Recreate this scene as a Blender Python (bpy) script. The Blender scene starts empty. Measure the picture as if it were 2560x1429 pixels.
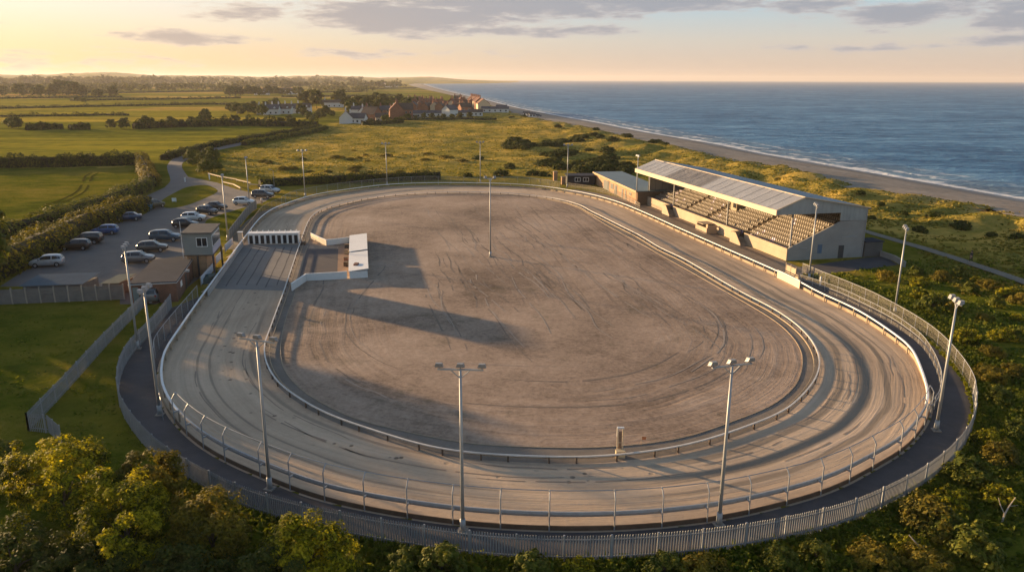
import bpy, bmesh, math, random
import numpy as np
from mathutils import Vector, Matrix, noise, geometry
R = random.Random(11)
RN = np.random.RandomState(5)
SC = bpy.context.scene
COL = SC.collection
rad = math.radians

# ------------------------------------------------------------------ camera
F, CH, HY = 1900.0, 27.0, 198.5
TILT = math.atan((714.5 - HY) / F)
ROLL = rad(0.2)
_ct, _st = math.cos(TILT), math.sin(TILT)
_r, _u, _f = Vector((1, 0, 0)), Vector((0, _st, _ct)), Vector((0, _ct, -_st))
RT = _r * math.cos(ROLL) + _u * math.sin(ROLL)
UP = -_r * math.sin(ROLL) + _u * math.cos(ROLL)
cam = bpy.data.objects.new('camera', bpy.data.cameras.new('camera'))
COL.objects.link(cam)
mw = Matrix.Identity(4)
for i in range(3):
    mw[i][0], mw[i][1], mw[i][2] = RT[i], UP[i], -_f[i]
mw[2][3] = CH
cam.matrix_world = mw
cam.data.sensor_width = 36
cam.data.lens = 36 * F / 2560
cam.data.clip_end = 60000
cam.data.clip_start = 0.5
SC.camera = cam


def ray(px, py):
    return RT * ((px - 1280) / F) + UP * (-(py - 714.5) / F) + _f


def at(px, py, z=0.0):
    """point of the level z that the survey photo shows at px, py"""
    d = ray(px, py)
    k = (z - CH) / d.z
    return Vector((d.x * k, d.y * k, z))


# ------------------------------------------------------------------ scene tree helpers
def tag(o, label=None, cat=None, group=None, kind=None):
    if label: o['label'] = label
    if cat: o['category'] = cat
    if group: o['group'] = group
    if kind: o['kind'] = kind
    return o


def thing(name, label, cat, loc=(0, 0, 0), rotz=0.0, group=None):
    o = bpy.data.objects.new(name, None)
    COL.objects.link(o)
    o.empty_display_size = 0.3
    o.location = loc
    o.rotation_euler = (0, 0, rotz)
    return tag(o, label, cat, group)


def copy_tree(o, parent=None):
    c = o.copy()
    COL.objects.link(c)
    c.parent = parent
    for ch in list(o.children):
        copy_tree(ch, c)
    return c


class MB:
    def __init__(self):
        self.v, self.f, self.m = [], [], []

    def add(self, pts, faces, m=0):
        b = len(self.v)
        self.v += [tuple(p) for p in pts]
        for f in faces:
            self.f.append(tuple(b + i for i in f))
            self.m.append(m)
        return self

    def poly(self, pts, m=0):
        return self.add(pts, [tuple(range(len(pts)))], m)

    def box(self, x0, x1, y0, y1, z0, z1, m=0, M=None):
        p = [Vector(c) for c in ((x0, y0, z0), (x1, y0, z0), (x1, y1, z0), (x0, y1, z0), (x0, y0, z1), (x1, y0, z1), (x1, y1, z1), (x0, y1, z1))]
        if M is not None: p = [M @ q for q in p]
        return self.add(p, [(3, 2, 1, 0), (4, 5, 6, 7), (0, 1, 5, 4), (1, 2, 6, 5), (2, 3, 7, 6), (3, 0, 4, 7)], m)

    def beam(self, a, b, w, h, m=0, up=(0, 0, 1)):
        a, b = Vector(a), Vector(b)
        d = (b - a)
        if d.length < 1e-6: return self
        d.normalize()
        s = d.cross(Vector(up))
        if s.length < 1e-4: s = d.cross(Vector((1, 0, 0)))
        s.normalize()
        t = s.cross(d)
        s, t = s * (w / 2), t * (h / 2)
        p = [a - s - t, a + s - t, a + s + t, a - s + t, b - s - t, b + s - t, b + s + t, b - s + t]
        return self.add(p, [(0, 1, 2, 3), (7, 6, 5, 4), (0, 4, 5, 1), (1, 5, 6, 2), (2, 6, 7, 3), (3, 7, 4, 0)], m)

    def tube(self, pts, r, n=6, closed=False, m=0, r1=None):
        pts = [Vector(p) for p in pts]
        N = len(pts)
        rings = []
        for i, p in enumerate(pts):
            if closed:
                d = pts[(i + 1) % N] - pts[i - 1]
            else:
                d = pts[min(i + 1, N - 1)] - pts[max(i - 1, 0)]
            d.normalize()
            s = d.cross(Vector((0, 0, 1)))
            if s.length < 1e-3: s = Vector((1, 0, 0))
            s.normalize()
            t = s.cross(d)
            rr = r if r1 is None else r + (r1 - r) * i / max(1, N - 1)
            rings.append([p + (s * math.cos(2 * math.pi * k / n) + t * math.sin(2 * math.pi * k / n)) * rr for k in range(n)])
        b = len(self.v)
        for rg in rings: self.v += [tuple(q) for q in rg]
        for i in range(N if closed else N - 1):
            j = (i + 1) % N
            for k in range(n):
                l = (k + 1) % n
                self.f.append((b + i * n + k, b + i * n + l, b + j * n + l, b + j * n + k)); self.m.append(m)
        if not closed:
            self.f.append(tuple(b + k for k in reversed(range(n)))); self.m.append(m)
            self.f.append(tuple(b + (N - 1) * n + k for k in range(n))); self.m.append(m)
        return self

    def ribbon(self, pts, offs, closed=False, m=0):
        """sweep of a section [(sideways, up)...] (closed loop) along pts"""
        pts = [Vector(p) for p in pts]
        N, n = len(pts), len(offs)
        b = len(self.v)
        for i, p in enumerate(pts):
            d = (pts[(i + 1) % N] - pts[i - 1]) if closed else (pts[min(i + 1, N - 1)] - pts[max(i - 1, 0)])
            d.z = 0
            d.normalize()
            s = Vector((d.y, -d.x, 0))
            for (a, c) in offs: self.v.append(tuple(p + s * a + Vector((0, 0, c))))
        for i in range(N if closed else N - 1):
            j = (i + 1) % N
            for k in range(n):
                l = (k + 1) % n
                self.f.append((b + i * n + k, b + i * n + l, b + j * n + l, b + j * n + k)); self.m.append(m)
        if not closed:
            self.f.append(tuple(b + k for k in reversed(range(n)))); self.m.append(m)
            self.f.append(tuple(b + (N - 1) * n + k for k in range(n))); self.m.append(m)
        return self

    def prism(self, pts, z0, z1, m=0):
        n = len(pts)
        a = [(p[0], p[1], z0) for p in pts] + [(p[0], p[1], z1) for p in pts]
        fs = [tuple(reversed(range(n))), tuple(range(n, 2 * n))] + [(i, (i + 1) % n, n + (i + 1) % n, n + i) for i in range(n)]
        return self.add(a, fs, m)

    def extrude_y(self, prof, y0, y1, m=0):
        """profile [(x, z)...] in the x-z plane pulled from y0 to y1"""
        n = len(prof)
        a = [(p[0], y0, p[1]) for p in prof] + [(p[0], y1, p[1]) for p in prof]
        fs = [tuple(range(n)), tuple(reversed(range(n, 2 * n)))] + [((i + 1) % n, i, n + i, n + (i + 1) % n) for i in range(n)]
        return self.add(a, fs, m)

    def mesh(self, name, mats, smooth=False):
        me = bpy.data.meshes.new(name)
        me.from_pydata(self.v, [], self.f)
        for mt in (mats if isinstance(mats, (list, tuple)) else [mats]): me.materials.append(mt)
        if max(self.m or [0]) > 0: me.polygons.foreach_set('material_index', self.m)
        if smooth: me.polygons.foreach_set('use_smooth', [True] * len(self.f))
        bm = bmesh.new(); bm.from_mesh(me)
        bmesh.ops.recalc_face_normals(bm, faces=bm.faces)
        bm.to_mesh(me); bm.free()
        me.update()
        return me

    def build(self, name, mats, parent=None, smooth=False, world=False):
        o = bpy.data.objects.new(name, self.mesh(name, mats, smooth))
        COL.objects.link(o)
        if parent is not None:
            o.parent = parent
            if world: o.location = [-c for c in parent.location]
        return o


def mesh_np(name, V, Q, mat, smooth=False):
    """fast mesh from arrays: V (n,3), Q (m,k)"""
    me = bpy.data.meshes.new(name)
    V = np.asarray(V, dtype=np.float32); Q = np.asarray(Q, dtype=np.int32)
    m, k = Q.shape
    me.vertices.add(len(V)); me.vertices.foreach_set('co', V.ravel())
    me.loops.add(m * k); me.loops.foreach_set('vertex_index', Q.ravel())
    me.polygons.add(m)
    me.polygons.foreach_set('loop_start', np.arange(0, m * k, k, dtype=np.int32))
    me.polygons.foreach_set('loop_total', np.full(m, k, dtype=np.int32))
    if smooth: me.polygons.foreach_set('use_smooth', np.ones(m, dtype=bool))
    me.materials.append(mat)
    me.update(calc_edges=True)
    me.validate()
    return me


def link(name, me, parent=None):
    o = bpy.data.objects.new(name, me)
    COL.objects.link(o)
    if parent is not None: o.parent = parent
    return o


def spline(P, closed=False, step=1.0, centripetal=True):
    """Catmull-Rom through P, resampled evenly"""
    P = [Vector(p) for p in P]
    n = len(P)
    out = []
    for i in range(n if closed else n - 1):
        if closed:
            a, b, c, d = P[i - 1], P[i], P[(i + 1) % n], P[(i + 2) % n]
        else:
            a, b, c, d = P[max(i - 1, 0)], P[i], P[i + 1], P[min(i + 2, n - 1)]
        for k in range(12):
            t = k / 12
            out.append(0.5 * ((2 * b) + (c - a) * t + (2 * a - 5 * b + 4 * c - d) * t * t + (3 * b - a - 3 * c + d) * t ** 3))
    if not closed: out.append(P[-1].copy())
    return resample(out, step, closed)


def resample(Q, step, closed=False):
    Q = list(Q)
    if closed: Q = Q + [Q[0]]
    L = [0.0]
    for i in range(1, len(Q)): L.append(L[-1] + (Q[i] - Q[i - 1]).length)
    n = max(1, round(L[-1] / step))
    res, j = [], 0
    for i in range(n if closed else n + 1):
        s = L[-1] * i / n
        while j < len(L) - 2 and L[j + 1] < s: j += 1
        seg = L[j + 1] - L[j]
        t = (s - L[j]) / seg if seg > 1e-9 else 0
        res.append(Q[j].lerp(Q[j + 1], min(1, max(0, t))))
    return res


def smooth_path(P, it=2, closed=False):
    P = [Vector(p) for p in P]
    for _ in range(it):
        Q = [p.copy() for p in P]
        n = len(P)
        for i in range(n):
            if not closed and (i == 0 or i == n - 1): continue
            Q[i] = P[i] * 0.5 + (P[i - 1] + P[(i + 1) % n]) * 0.25
        P = Q
    return P


def sheet(name, pts, z, mat, kind='structure'):
    pts = [Vector((p[0], p[1], z)) for p in pts]
    tris = geometry.tessellate_polygon([pts])
    mb = MB(); mb.add(pts, tris)
    o = mb.build(name, mat)
    for p in o.data.polygons:
        if p.normal.z < 0:
            o.data.flip_normals(); break
    return tag(o, kind=kind)


# numpy distance helpers
def seg_dist(X, Y, path, closed=False):
    P = np.array([(p[0], p[1]) for p in path])
    A = P if closed else P[:-1]
    B = np.roll(P, -1, 0) if closed else P[1:]
    best = np.full(X.shape, 1e18); sgn = np.ones(X.shape)
    for (ax, ay), (bx, by) in zip(A, B):
        dx, dy = bx - ax, by - ay
        l2 = dx * dx + dy * dy + 1e-12
        t = np.clip(((X - ax) * dx + (Y - ay) * dy) / l2, 0, 1)
        d = (X - ax - t * dx) ** 2 + (Y - ay - t * dy) ** 2
        c = dx * (Y - ay) - dy * (X - ax)
        m = d < best
        best[m] = d[m]; sgn[m] = np.sign(c)[m]
    return np.sqrt(best), sgn


def inside(X, Y, path):
    P = [(p[0], p[1]) for p in path]
    r = np.zeros(X.shape, dtype=bool)
    for i in range(len(P)):
        (x0, y0), (x1, y1) = P[i - 1], P[i]
        if y0 == y1: continue
        c = ((y0 > Y) != (y1 > Y)) & (X < (x1 - x0) * (Y - y0) / (y1 - y0) + x0)
        r ^= c
    return r


# ------------------------------------------------------------------ materials
class N:
    def __init__(self, tree):
        self.t = tree
        self.n = tree.nodes
        self.l = tree.links

    def new(self, typ, **kw):
        nd = self.n.new(typ)
        for k, v in kw.items(): setattr(nd, k, v)
        return nd

    def put(self, sock, v):
        if hasattr(v, 'is_linked') or hasattr(v, 'links'): self.l.new(v, sock)
        else:
            if isinstance(v, (tuple, list)) and len(v) == 3 and sock.type == 'RGBA': v = (*v, 1)
            sock.default_value = v

    def pos(self): return self.new('ShaderNodeNewGeometry').outputs['Position']
    def obj(self): return self.new('ShaderNodeTexCoord').outputs['Object']
    def island(self): return self.new('ShaderNodeNewGeometry').outputs['Random Per Island']
    def attr(self, name): return self.new('ShaderNodeAttribute', attribute_name=name).outputs['Fac']

    def scale(self, v, s):
        nd = self.new('ShaderNodeVectorMath', operation='MULTIPLY')
        self.put(nd.inputs[0], v); nd.inputs[1].default_value = s
        return nd.outputs[0]

    def noise(self, v, scale=1.0, detail=4, rough=0.55, dist=0.0):
        nd = self.new('ShaderNodeTexNoise')
        self.put(nd.inputs['Vector'], v)
        nd.inputs['Scale'].default_value = scale; nd.inputs['Detail'].default_value = detail
        nd.inputs['Roughness'].default_value = rough; nd.inputs['Distortion'].default_value = dist
        return nd.outputs['Fac']

    def voro(self, v, scale=1.0, feature='F1', out='Distance', rnd=1.0):
        nd = self.new('ShaderNodeTexVoronoi', feature=feature)
        self.put(nd.inputs['Vector'], v)
        nd.inputs['Scale'].default_value = scale; nd.inputs['Randomness'].default_value = rnd
        return nd.outputs[out]

    def wave(self, v, scale=1.0, dist=0.0, direction='X', profile='SIN'):
        nd = self.new('ShaderNodeTexWave', bands_direction=direction, wave_profile=profile)
        self.put(nd.inputs['Vector'], v)
        nd.inputs['Scale'].default_value = scale; nd.inputs['Distortion'].default_value = dist
        return nd.outputs['Fac']

    def math(self, op, a, b=0.0, c=0.0, clamp=False):
        nd = self.new('ShaderNodeMath', operation=op, use_clamp=clamp)
        self.put(nd.inputs[0], a); self.put(nd.inputs[1], b); self.put(nd.inputs[2], c)
        return nd.outputs[0]

    def ss(self, v, a, b):
        nd = self.new('ShaderNodeMapRange', interpolation_type='SMOOTHSTEP')
        self.put(nd.inputs['Value'], v)
        nd.inputs['From Min'].default_value = a; nd.inputs['From Max'].default_value = b
        return nd.outputs['Result']

    def ramp(self, v, stops, interp='LINEAR'):
        nd = self.new('ShaderNodeValToRGB')
        self.put(nd.inputs['Fac'], v)
        cr = nd.color_ramp; cr.interpolation = interp
        while len(cr.elements) < len(stops): cr.elements.new(0.5)
        for e, (p, c) in zip(cr.elements, stops):
            e.position = p; e.color = (*c, 1)
        return nd.outputs['Color']

    def mix(self, f, a, b, blend='MIX'):
        nd = self.new('ShaderNodeMix', data_type='RGBA', blend_type=blend)
        self.put(nd.inputs[0], f)
        self.put(nd.inputs[6], a); self.put(nd.inputs[7], b)
        return nd.outputs[2]

    def xyz(self, v):
        nd = self.new('ShaderNodeSeparateXYZ'); self.put(nd.inputs[0], v)
        return nd.outputs

    def comb(self, x, y, z):
        nd = self.new('ShaderNodeCombineXYZ')
        self.put(nd.inputs[0], x); self.put(nd.inputs[1], y); self.put(nd.inputs[2], z)
        return nd.outputs[0]

    def bump(self, h, strength=0.5, dist=0.1):
        nd = self.new('ShaderNodeBump')
        self.put(nd.inputs['Height'], h)
        nd.inputs['Strength'].default_value = strength; nd.inputs['Distance'].default_value = dist
        return nd.outputs[0]


def new_mat(name):
    m = bpy.data.materials.new(name)
    m.use_nodes = True
    nt = N(m.node_tree)
    p = m.node_tree.nodes['Principled BSDF']
    return m, nt, p


def mat(name, col, rough=0.8, var=0.2, scale=3.0, metal=0.0, bump=0.0, bscale=None, spec=0.4, coat=0.0):
    """worn, slightly uneven single-colour surface"""
    m, n, p = new_mat(name)
    P = n.pos()
    a = n.noise(P, scale, 5, 0.6)
    b = n.noise(P, scale * 0.23, 2)
    f = n.math('ADD', n.math('MULTIPLY', a, 0.6), n.math('MULTIPLY', b, 0.4))
    lo = tuple(c * (1 - var) for c in col); hi = tuple(min(1, c * (1 + var)) for c in col)
    n.put(p.inputs['Base Color'], n.ramp(f, [(0.3, lo), (0.7, hi)]))
    p.inputs['Roughness'].default_value = rough
    p.inputs['Metallic'].default_value = metal
    p.inputs['Specular IOR Level'].default_value = spec
    if coat: p.inputs['Coat Weight'].default_value = coat; p.inputs['Coat Roughness'].default_value = 0.1
    if bump: n.put(p.inputs['Normal'], n.bump(n.noise(P, bscale or scale * 3, 4), bump, 0.05))
    return m


def leaf_mat(name, cols, trans=0.35, rough=0.7):
    m, n, p = new_mat(name)
    stops = [(i / (len(cols) - 1), c) for i, c in enumerate(cols)]
    big = n.noise(n.pos(), 0.35, 2)
    f = n.math('ADD', n.math('MULTIPLY', n.island(), 0.55), n.math('SUBTRACT', n.math('MULTIPLY', big, 1.2), 0.37), clamp=True)
    c = n.ramp(f, stops)
    n.put(p.inputs['Base Color'], c)
    p.inputs['Roughness'].default_value = rough
    p.inputs['Specular IOR Level'].default_value = 0.15
    tr = n.new('ShaderNodeBsdfTranslucent')
    n.put(tr.inputs['Color'], n.mix(1.0, c, (1.0, 0.95, 0.5), 'MULTIPLY'))
    mx = n.new('ShaderNodeMixShader'); mx.inputs[0].default_value = trans
    out = m.node_tree.nodes['Material Output']
    n.l.new(p.outputs[0], mx.inputs[1]); n.l.new(tr.outputs[0], mx.inputs[2]); n.l.new(mx.outputs[0], out.inputs['Surface'])
    return m


# ------------------------------------------------------------------ light, sky, air
SUN_AZ, SUN_EL = rad(-57.5), rad(7.2)          # left of the view, low
sd = Vector((math.sin(SUN_AZ) * math.cos(SUN_EL), math.cos(SUN_AZ) * math.cos(SUN_EL), math.sin(SUN_EL)))
sl = bpy.data.lights.new('sun', 'SUN'); sl.energy = 5.0; sl.angle = rad(1.0); sl.color = (1.0, 0.67, 0.35)
so = bpy.data.objects.new('sun', sl); COL.objects.link(so)
so.rotation_euler = sd.to_track_quat('Z', 'Y').to_euler(); so.location = sd * 200

W = bpy.data.worlds.new('World'); SC.world = W; W.use_nodes = True
w = N(W.node_tree)
bg = W.node_tree.nodes['Background']
sky = w.new('ShaderNodeTexSky', sky_type='NISHITA', sun_disc=False)
sky.sun_elevation = SUN_EL; sky.sun_rotation = SUN_AZ
sky.air_density = 1.0; sky.dust_density = 1.2; sky.ozone_density = 1.5; sky.altitude = 0
D = w.new('ShaderNodeTexCoord').outputs['Generated']
dx, dy, dz = w.xyz(D)[0:3]
AZ = w.math('MULTIPLY', w.math('ARCTAN2', dx, dy), 57.2958)
EL = w.math('MULTIPLY', w.math('ARCSINE', dz), 57.2958)


def azel(px, py):
    d = ray(px, py).normalized()
    return math.degrees(math.atan2(d.x, d.y)), math.degrees(math.asin(d.z))


# evening air near the horizon: warm towards the sun, rosy grey away from it
elr = w.math('DIVIDE', EL, 12.0, clamp=True)
warm = w.ramp(elr, [(0.0, (0.87, 0.55, 0.26)), (0.09, (0.94, 0.65, 0.33)), (0.22, (0.98, 0.77, 0.50)), (0.34, (0.99, 0.86, 0.68)), (0.5, (0.97, 0.89, 0.79)), (1.0, (0.60, 0.70, 0.82))])
cool = w.ramp(elr, [(0.0, (0.64, 0.50, 0.42)), (0.1, (0.66, 0.55, 0.47)), (0.22, (0.63, 0.60, 0.55)), (0.40, (0.47, 0.61, 0.69)), (1.0, (0.27, 0.42, 0.58))])
side = w.ss(AZ, -40.0, 14.0)
grad = w.mix(side, warm, cool)
nish = w.mix(1.0, sky.outputs[0], (0.92, 0.90, 0.93), 'MULTIPLY')
lowmask = w.ss(EL, 20.0, 9.0)
skycol = w.mix(w.math('MULTIPLY', lowmask, 0.93), nish, w.mix(1.0, grad, (3.7, 3.7, 3.7), 'MULTIPLY'))
# clouds: banks at given bearings, torn by stretched noise
CV = w.comb(w.math('MULTIPLY', AZ, 0.19), w.math('MULTIPLY', EL, 0.95), 0.0)
cn = w.noise(CV, 1.0, 7, 0.62, 0.3)
cn2 = w.noise(CV, 3.1, 5, 0.6)
bank = None
for (px, py, hw, hh, s) in [(1010, 40, 240, 44, 1.1), (1290, 5, 340, 46, 1.1), (1600, 0, 250, 30, 1.0), (615, 30, 100, 20, .8), (450, 94, 180, 15, .75), (585, 107, 60, 8, .5), (290, 84, 30, 8, .5), (1230, 76, 110, 13, .6), (1400, 78, 110, 14, .7),
                            (2060, 10, 120, 18, .7), (2300, 30, 230, 32, .85), (2530, 40, 130, 42, .8), (2180, 118, 170, 10, .45), (780, 38, 60, 10, .6), (1020, 135, 160, 10, .3), (150, 150, 200, 14, .25), (2520, 100, 120, 12, .4), (-300, 60, 200, 30, .7), (-700, 120, 300, 40, .8), (3000, 20, 300, 40, .8)]:
    a0, e0 = azel(px, py)
    a1, _ = azel(px + hw * 1.35, py); _, e1 = azel(px, py - hh * 1.35)
    q = w.math('ADD', w.math('POWER', w.math('DIVIDE', w.math('SUBTRACT', AZ, a0), a1 - a0), 2.0), w.math('POWER', w.math('DIVIDE', w.math('SUBTRACT', EL, e0), e1 - e0), 2.0))
    b = w.math('MULTIPLY', w.math('SUBTRACT', 1.0, w.math('SQRT', q)), s)
    bank = b if bank is None else w.math('MAXIMUM', bank, b)
dens = w.math('ADD', w.math('MAXIMUM', bank, -0.8), w.math('ADD', w.math('MULTIPLY', w.math('SUBTRACT', cn, 0.5), 2.3), w.math('MULTIPLY', w.math('SUBTRACT', cn2, 0.5), 1.0)))
cov = w.ss(dens, -0.08, 0.36)
core = w.ss(dens, 0.0, 0.62)
cw = w.mix(core, (0.98, 0.80, 0.60), (0.52, 0.43, 0.38))
cc = w.mix(core, (0.58, 0.55, 0.55), (0.33, 0.36, 0.42))
ccol = w.mix(1.0, w.mix(side, cw, cc), (3.7, 3.7, 3.7), 'MULTIPLY')
skycol = w.mix(w.math('MULTIPLY', cov, 0.92), skycol, ccol)
w.put(bg.inputs['Color'], skycol)
bg.inputs['Strength'].default_value = 0.1
vs = SC.view_settings
vs.view_transform = 'Standard'; vs.look = 'None'; vs.exposure = 1.45; vs.gamma = 1; vs.use_curve_mapping = False
SC.display_settings.display_device = 'sRGB'
cy = SC.cycles
cy.use_denoising = True
try: cy.denoiser = 'OPENIMAGEDENOISE'
except Exception: pass
cy.max_bounces = 5; cy.diffuse_bounces = 3; cy.glossy_bounces = 3; cy.transmission_bounces = 3; cy.volume_bounces = 0; cy.transparent_max_bounces = 6
cy.caustics_reflective = False; cy.caustics_refractive = False
cy.use_adaptive_sampling = True; cy.adaptive_threshold = 0.015
# ------------------------------------------------------------------ traced lines of the ground plan
def P(z, *pts): return [at(x, y, z) for x, y in pts]


RAIL_PX = [(617, 584), (642, 552), (660, 535), (685, 519), (722, 505), (765, 491), (810, 481), (885, 470), (960, 461), (1035, 457), (1110, 456), (1225, 457), (1300, 460), (1375, 467), (1450, 479), (1500, 490), (1550, 505), (1600, 525), (1650, 547), (1692, 566), (1740, 587), (1770, 600), (1855, 637), (1942, 675), (2000, 702), (2040, 725), (2090, 747), (2140, 770), (2190, 800), (2240, 835), (2279, 866), (2306, 926), (2321, 976), (2317, 1014), (2290, 1053), (2254, 1095), (2194, 1126), (2121, 1168), (2035, 1203), (1934, 1228), (1824, 1254), (1702, 1270), (1569, 1281), (1430, 1284), (1289, 1280), (1155, 1270), (1020, 1252), (896, 1230), (786, 1205), (671, 1160), (601, 1132), (533, 1098), (477, 1058), (430, 1007), (405, 960), (402, 937), (404, 905), (412, 872), (440, 830), (480, 772), (510, 730), (560, 662), (585, 627)]
RAIL = smooth_path(spline(P(1.0, *RAIL_PX), True, 1.5), 3, True)
RAIL = [Vector((p.x, p.y, 0)) for p in resample(RAIL, 1.0, True)]
INNER_PX = [(748, 612), (755, 592), (767, 560), (777, 542), (795, 527), (820, 516), (860, 506), (910, 495), (985, 485), (1060, 480), (1135, 478), (1175, 479), (1250, 480), (1300, 484), (1350, 489), (1400, 497), (1450, 511), (1475, 525), (1500, 537), (1550, 562), (1600, 587), (1650, 617), (1700, 640), (1740, 662), (1815, 706), (1877, 740), (1927, 765), (1977, 797), (2015, 830), (2040, 865), (2050, 900), (2045, 930), (2029, 960), (1998, 993), (1960, 1025), (1876, 1059), (1796, 1087), (1717, 1109), (1637, 1123), (1557, 1133), (1478, 1139), (1398, 1139), (1319, 1137), (1239, 1133), (1159, 1127), (1080, 1115), (1000, 1093), (899, 1061), (815, 1030), (758, 999), (702, 960), (675, 925), (662, 892), (661, 855), (670, 832), (692, 772), (709, 727), (725, 680), (740, 635)]
INNER = smooth_path(spline(P(0.62, *INNER_PX), True, 1.2), 3, True)
INNER = [Vector((p.x, p.y, 0)) for p in resample(INNER, 1.0, True)]
FIELD_PX = [(785, 580), (795, 548), (812, 533), (850, 516), (910, 503), (985, 490), (1085, 484), (1200, 484), (1300, 489), (1400, 505), (1450, 522), (1520, 565), (1600, 608), (1640, 631), (1790, 715), (1922, 792), (1977, 837), (2002, 875), (2007, 905), (1993, 958), (1937, 1010), (1860, 1043), (1717, 1093), (1600, 1111), (1480, 1120), (1320, 1118), (1160, 1108), (1000, 1076), (880, 1045), (767, 985), (725, 945), (705, 910), (702, 855), (717, 790), (735, 742), (745, 700), (760, 640)]
FIELD = smooth_path(spline(P(0.0, *FIELD_PX), True, 1.2), 3, True)
PAL_PX = [(425, 735), (385, 785), (347, 822), (330, 840), (310, 865), (295, 900), (290, 932), (294, 974), (317, 1016), (345, 1051), (380, 1087), (423, 1120), (480, 1154), (575, 1202), (618, 1217), (716, 1246), (843, 1275), (1000, 1302), (1159, 1324), (1259, 1333), (1402, 1339), (1528, 1337), (1647, 1331), (1763, 1321), (1875, 1306), (1979, 1287), (2075, 1266), (2161, 1239), (2229, 1207), (2294, 1175), (2340, 1145), (2382, 1110), (2413, 1076), (2436, 1036), (2444, 999), (2442, 957), (2428, 922), (2398, 880), (2349, 829), (2287, 786), (2211, 744), (2175, 726), (2100, 695), (2064, 682), (2008, 658)]
PAL = smooth_path(spline(P(1.75, *PAL_PX), False, 1.2), 3)
PAL = [Vector((p.x, p.y, 0)) for p in resample(PAL, 0.6)]
ROAD_L = P(0, (411, 469), (426, 451), (419, 425), (420, 410), (441, 392), (485, 378), (560, 362), (640, 347), (720, 333), (796, 322))
ROAD_R = P(0, (470, 442), (460, 428), (455, 417), (461, 404), (500, 386), (585, 367), (660, 352), (740, 336), (806, 323))
PARK = P(0, (0, 716), (59, 677), (165, 622), (235, 574), (294, 548), (367, 533), (372, 505), (367, 489), (411, 469), (440, 440), (470, 442), (500, 448), (544, 457), (588, 472), (625, 481), (690, 488), (660, 505), (637, 512), (617, 517), (560, 533), (517, 549), (505, 572), (500, 600), (520, 640), (505, 690), (440, 740), (390, 760), (300, 760), (300, 715))
DUNE_PX = [(3300, 690), (2900, 594), (2560, 528), (2400, 505), (2250, 485), (2100, 450), (2000, 428), (1900, 408), (1800, 390), (1720, 372), (1640, 358), (1560, 338), (1480, 318), (1400, 305), (1330, 292), (1290, 280), (1240, 264), (1190, 250), (1120, 234), (1066, 222), (1036, 214), (1033, 210), (1050, 206.5), (1100, 203.5)]
SHORE_PX = [(3300, 632), (2900, 556), (2560, 498), (2400, 470), (2200, 435), (2000, 400), (1900, 383), (1800, 362), (1700, 345), (1600, 328), (1500, 308), (1400, 290), (1300, 271), (1250, 259), (1200, 246), (1150, 235), (1100, 223), (1070, 214.5), (1062, 210), (1080, 206.5), (1130, 204)]
SEA_Z = -3.0
DUNE = spline(P(0, *DUNE_PX), False, 12)
SHORE = spline(P(SEA_Z, *SHORE_PX), False, 10)

# ------------------------------------------------------------------ ground materials
def ground_mat():
    m, n, p = new_mat('grassland')
    pos = n.pos()
    x, y, z = n.xyz(pos)[0:3]
    a = n.noise(n.scale(pos, (1, 1, 0)), 0.035, 6, 0.62)
    b = n.noise(n.scale(pos, (1, 1.6, 0)), 0.16, 5, 0.6)
    c = n.noise(pos, 1.3, 4, 0.7)
    f = n.math('ADD', n.math('ADD', n.math('MULTIPLY', a, 0.60), n.math('MULTIPLY', b, 0.42)), n.math('MULTIPLY', n.math('SUBTRACT', c, .25), 0.22))
    rough = n.ramp(f, [(0.36, (0.076, 0.085, 0.017)), (0.46, (0.172, 0.159, 0.031)), (0.55, (0.317, 0.241, 0.050)), (0.66, (0.524, 0.345, 0.081)), (0.76, (0.414, 0.283, 0.067))])
    lush = n.ramp(f, [(0.38, (0.045, 0.060, 0.007)), (0.50, (0.10, 0.112, 0.011)), (0.62, (0.18, 0.155, 0.020)), (0.72, (0.24, 0.175, 0.04))])
    vr = n.scale(pos, (0.0024, 0.0075, 0))
    vx = n.new('ShaderNodeTexVoronoi', feature='F1', distance='CHEBYCHEV')
    n.put(vx.inputs['Vector'], vr); vx.inputs['Scale'].default_value = 1.0
    h = n.xyz(vx.outputs['Color'])[0]
    fc = n.ramp(h, [(0.0, (0.168, 0.169, 0.022)), (0.22, (0.264, 0.231, 0.030)), (0.40, (0.360, 0.281, 0.041)), (0.55, (0.180, 0.169, 0.024)), (0.68, (0.420, 0.294, 0.066)), (0.82, (0.240, 0.219, 0.029)), (0.94, (0.480, 0.294, 0.102))], 'CONSTANT')
    st = n.noise(n.scale(pos, (0.008, 0.06, 0)), 1.0, 6, 0.68)
    field = n.mix(1.0, fc, n.ramp(n.math('ADD', n.math('MULTIPLY', st, 0.6), n.math('MULTIPLY', b, 0.4)), [(0.38, (0.45, 0.50, 0.5)), (0.5, (0.95, 0.93, 0.9)), (0.60, (1.45, 1.28, 1.1))]), 'MULTIPLY')
    col = n.mix(n.attr('lush'), rough, lush)
    col = n.mix(n.attr('field'), col, field)
    sandc = n.ramp(c, [(0.3, (0.25, 0.20, 0.14)), (0.7, (0.36, 0.29, 0.2))])
    col = n.mix(n.math('MULTIPLY', n.attr('bare'), n.ss(b, 0.42, 0.58)), col, sandc)
    n.put(p.inputs['Base Color'], col)
    p.inputs['Roughness'].default_value = 0.95; p.inputs['Specular IOR Level'].default_value = 0.0
    hb = n.math('ADD', n.noise(n.scale(pos, (1, 1.5, 1)), 0.5, 5, 0.65), n.math('MULTIPLY', n.noise(pos, 2.6, 3, 0.7), 0.4))
    n.put(p.inputs['Normal'], n.bump(hb, 0.8, 0.6))
    return m


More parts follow.
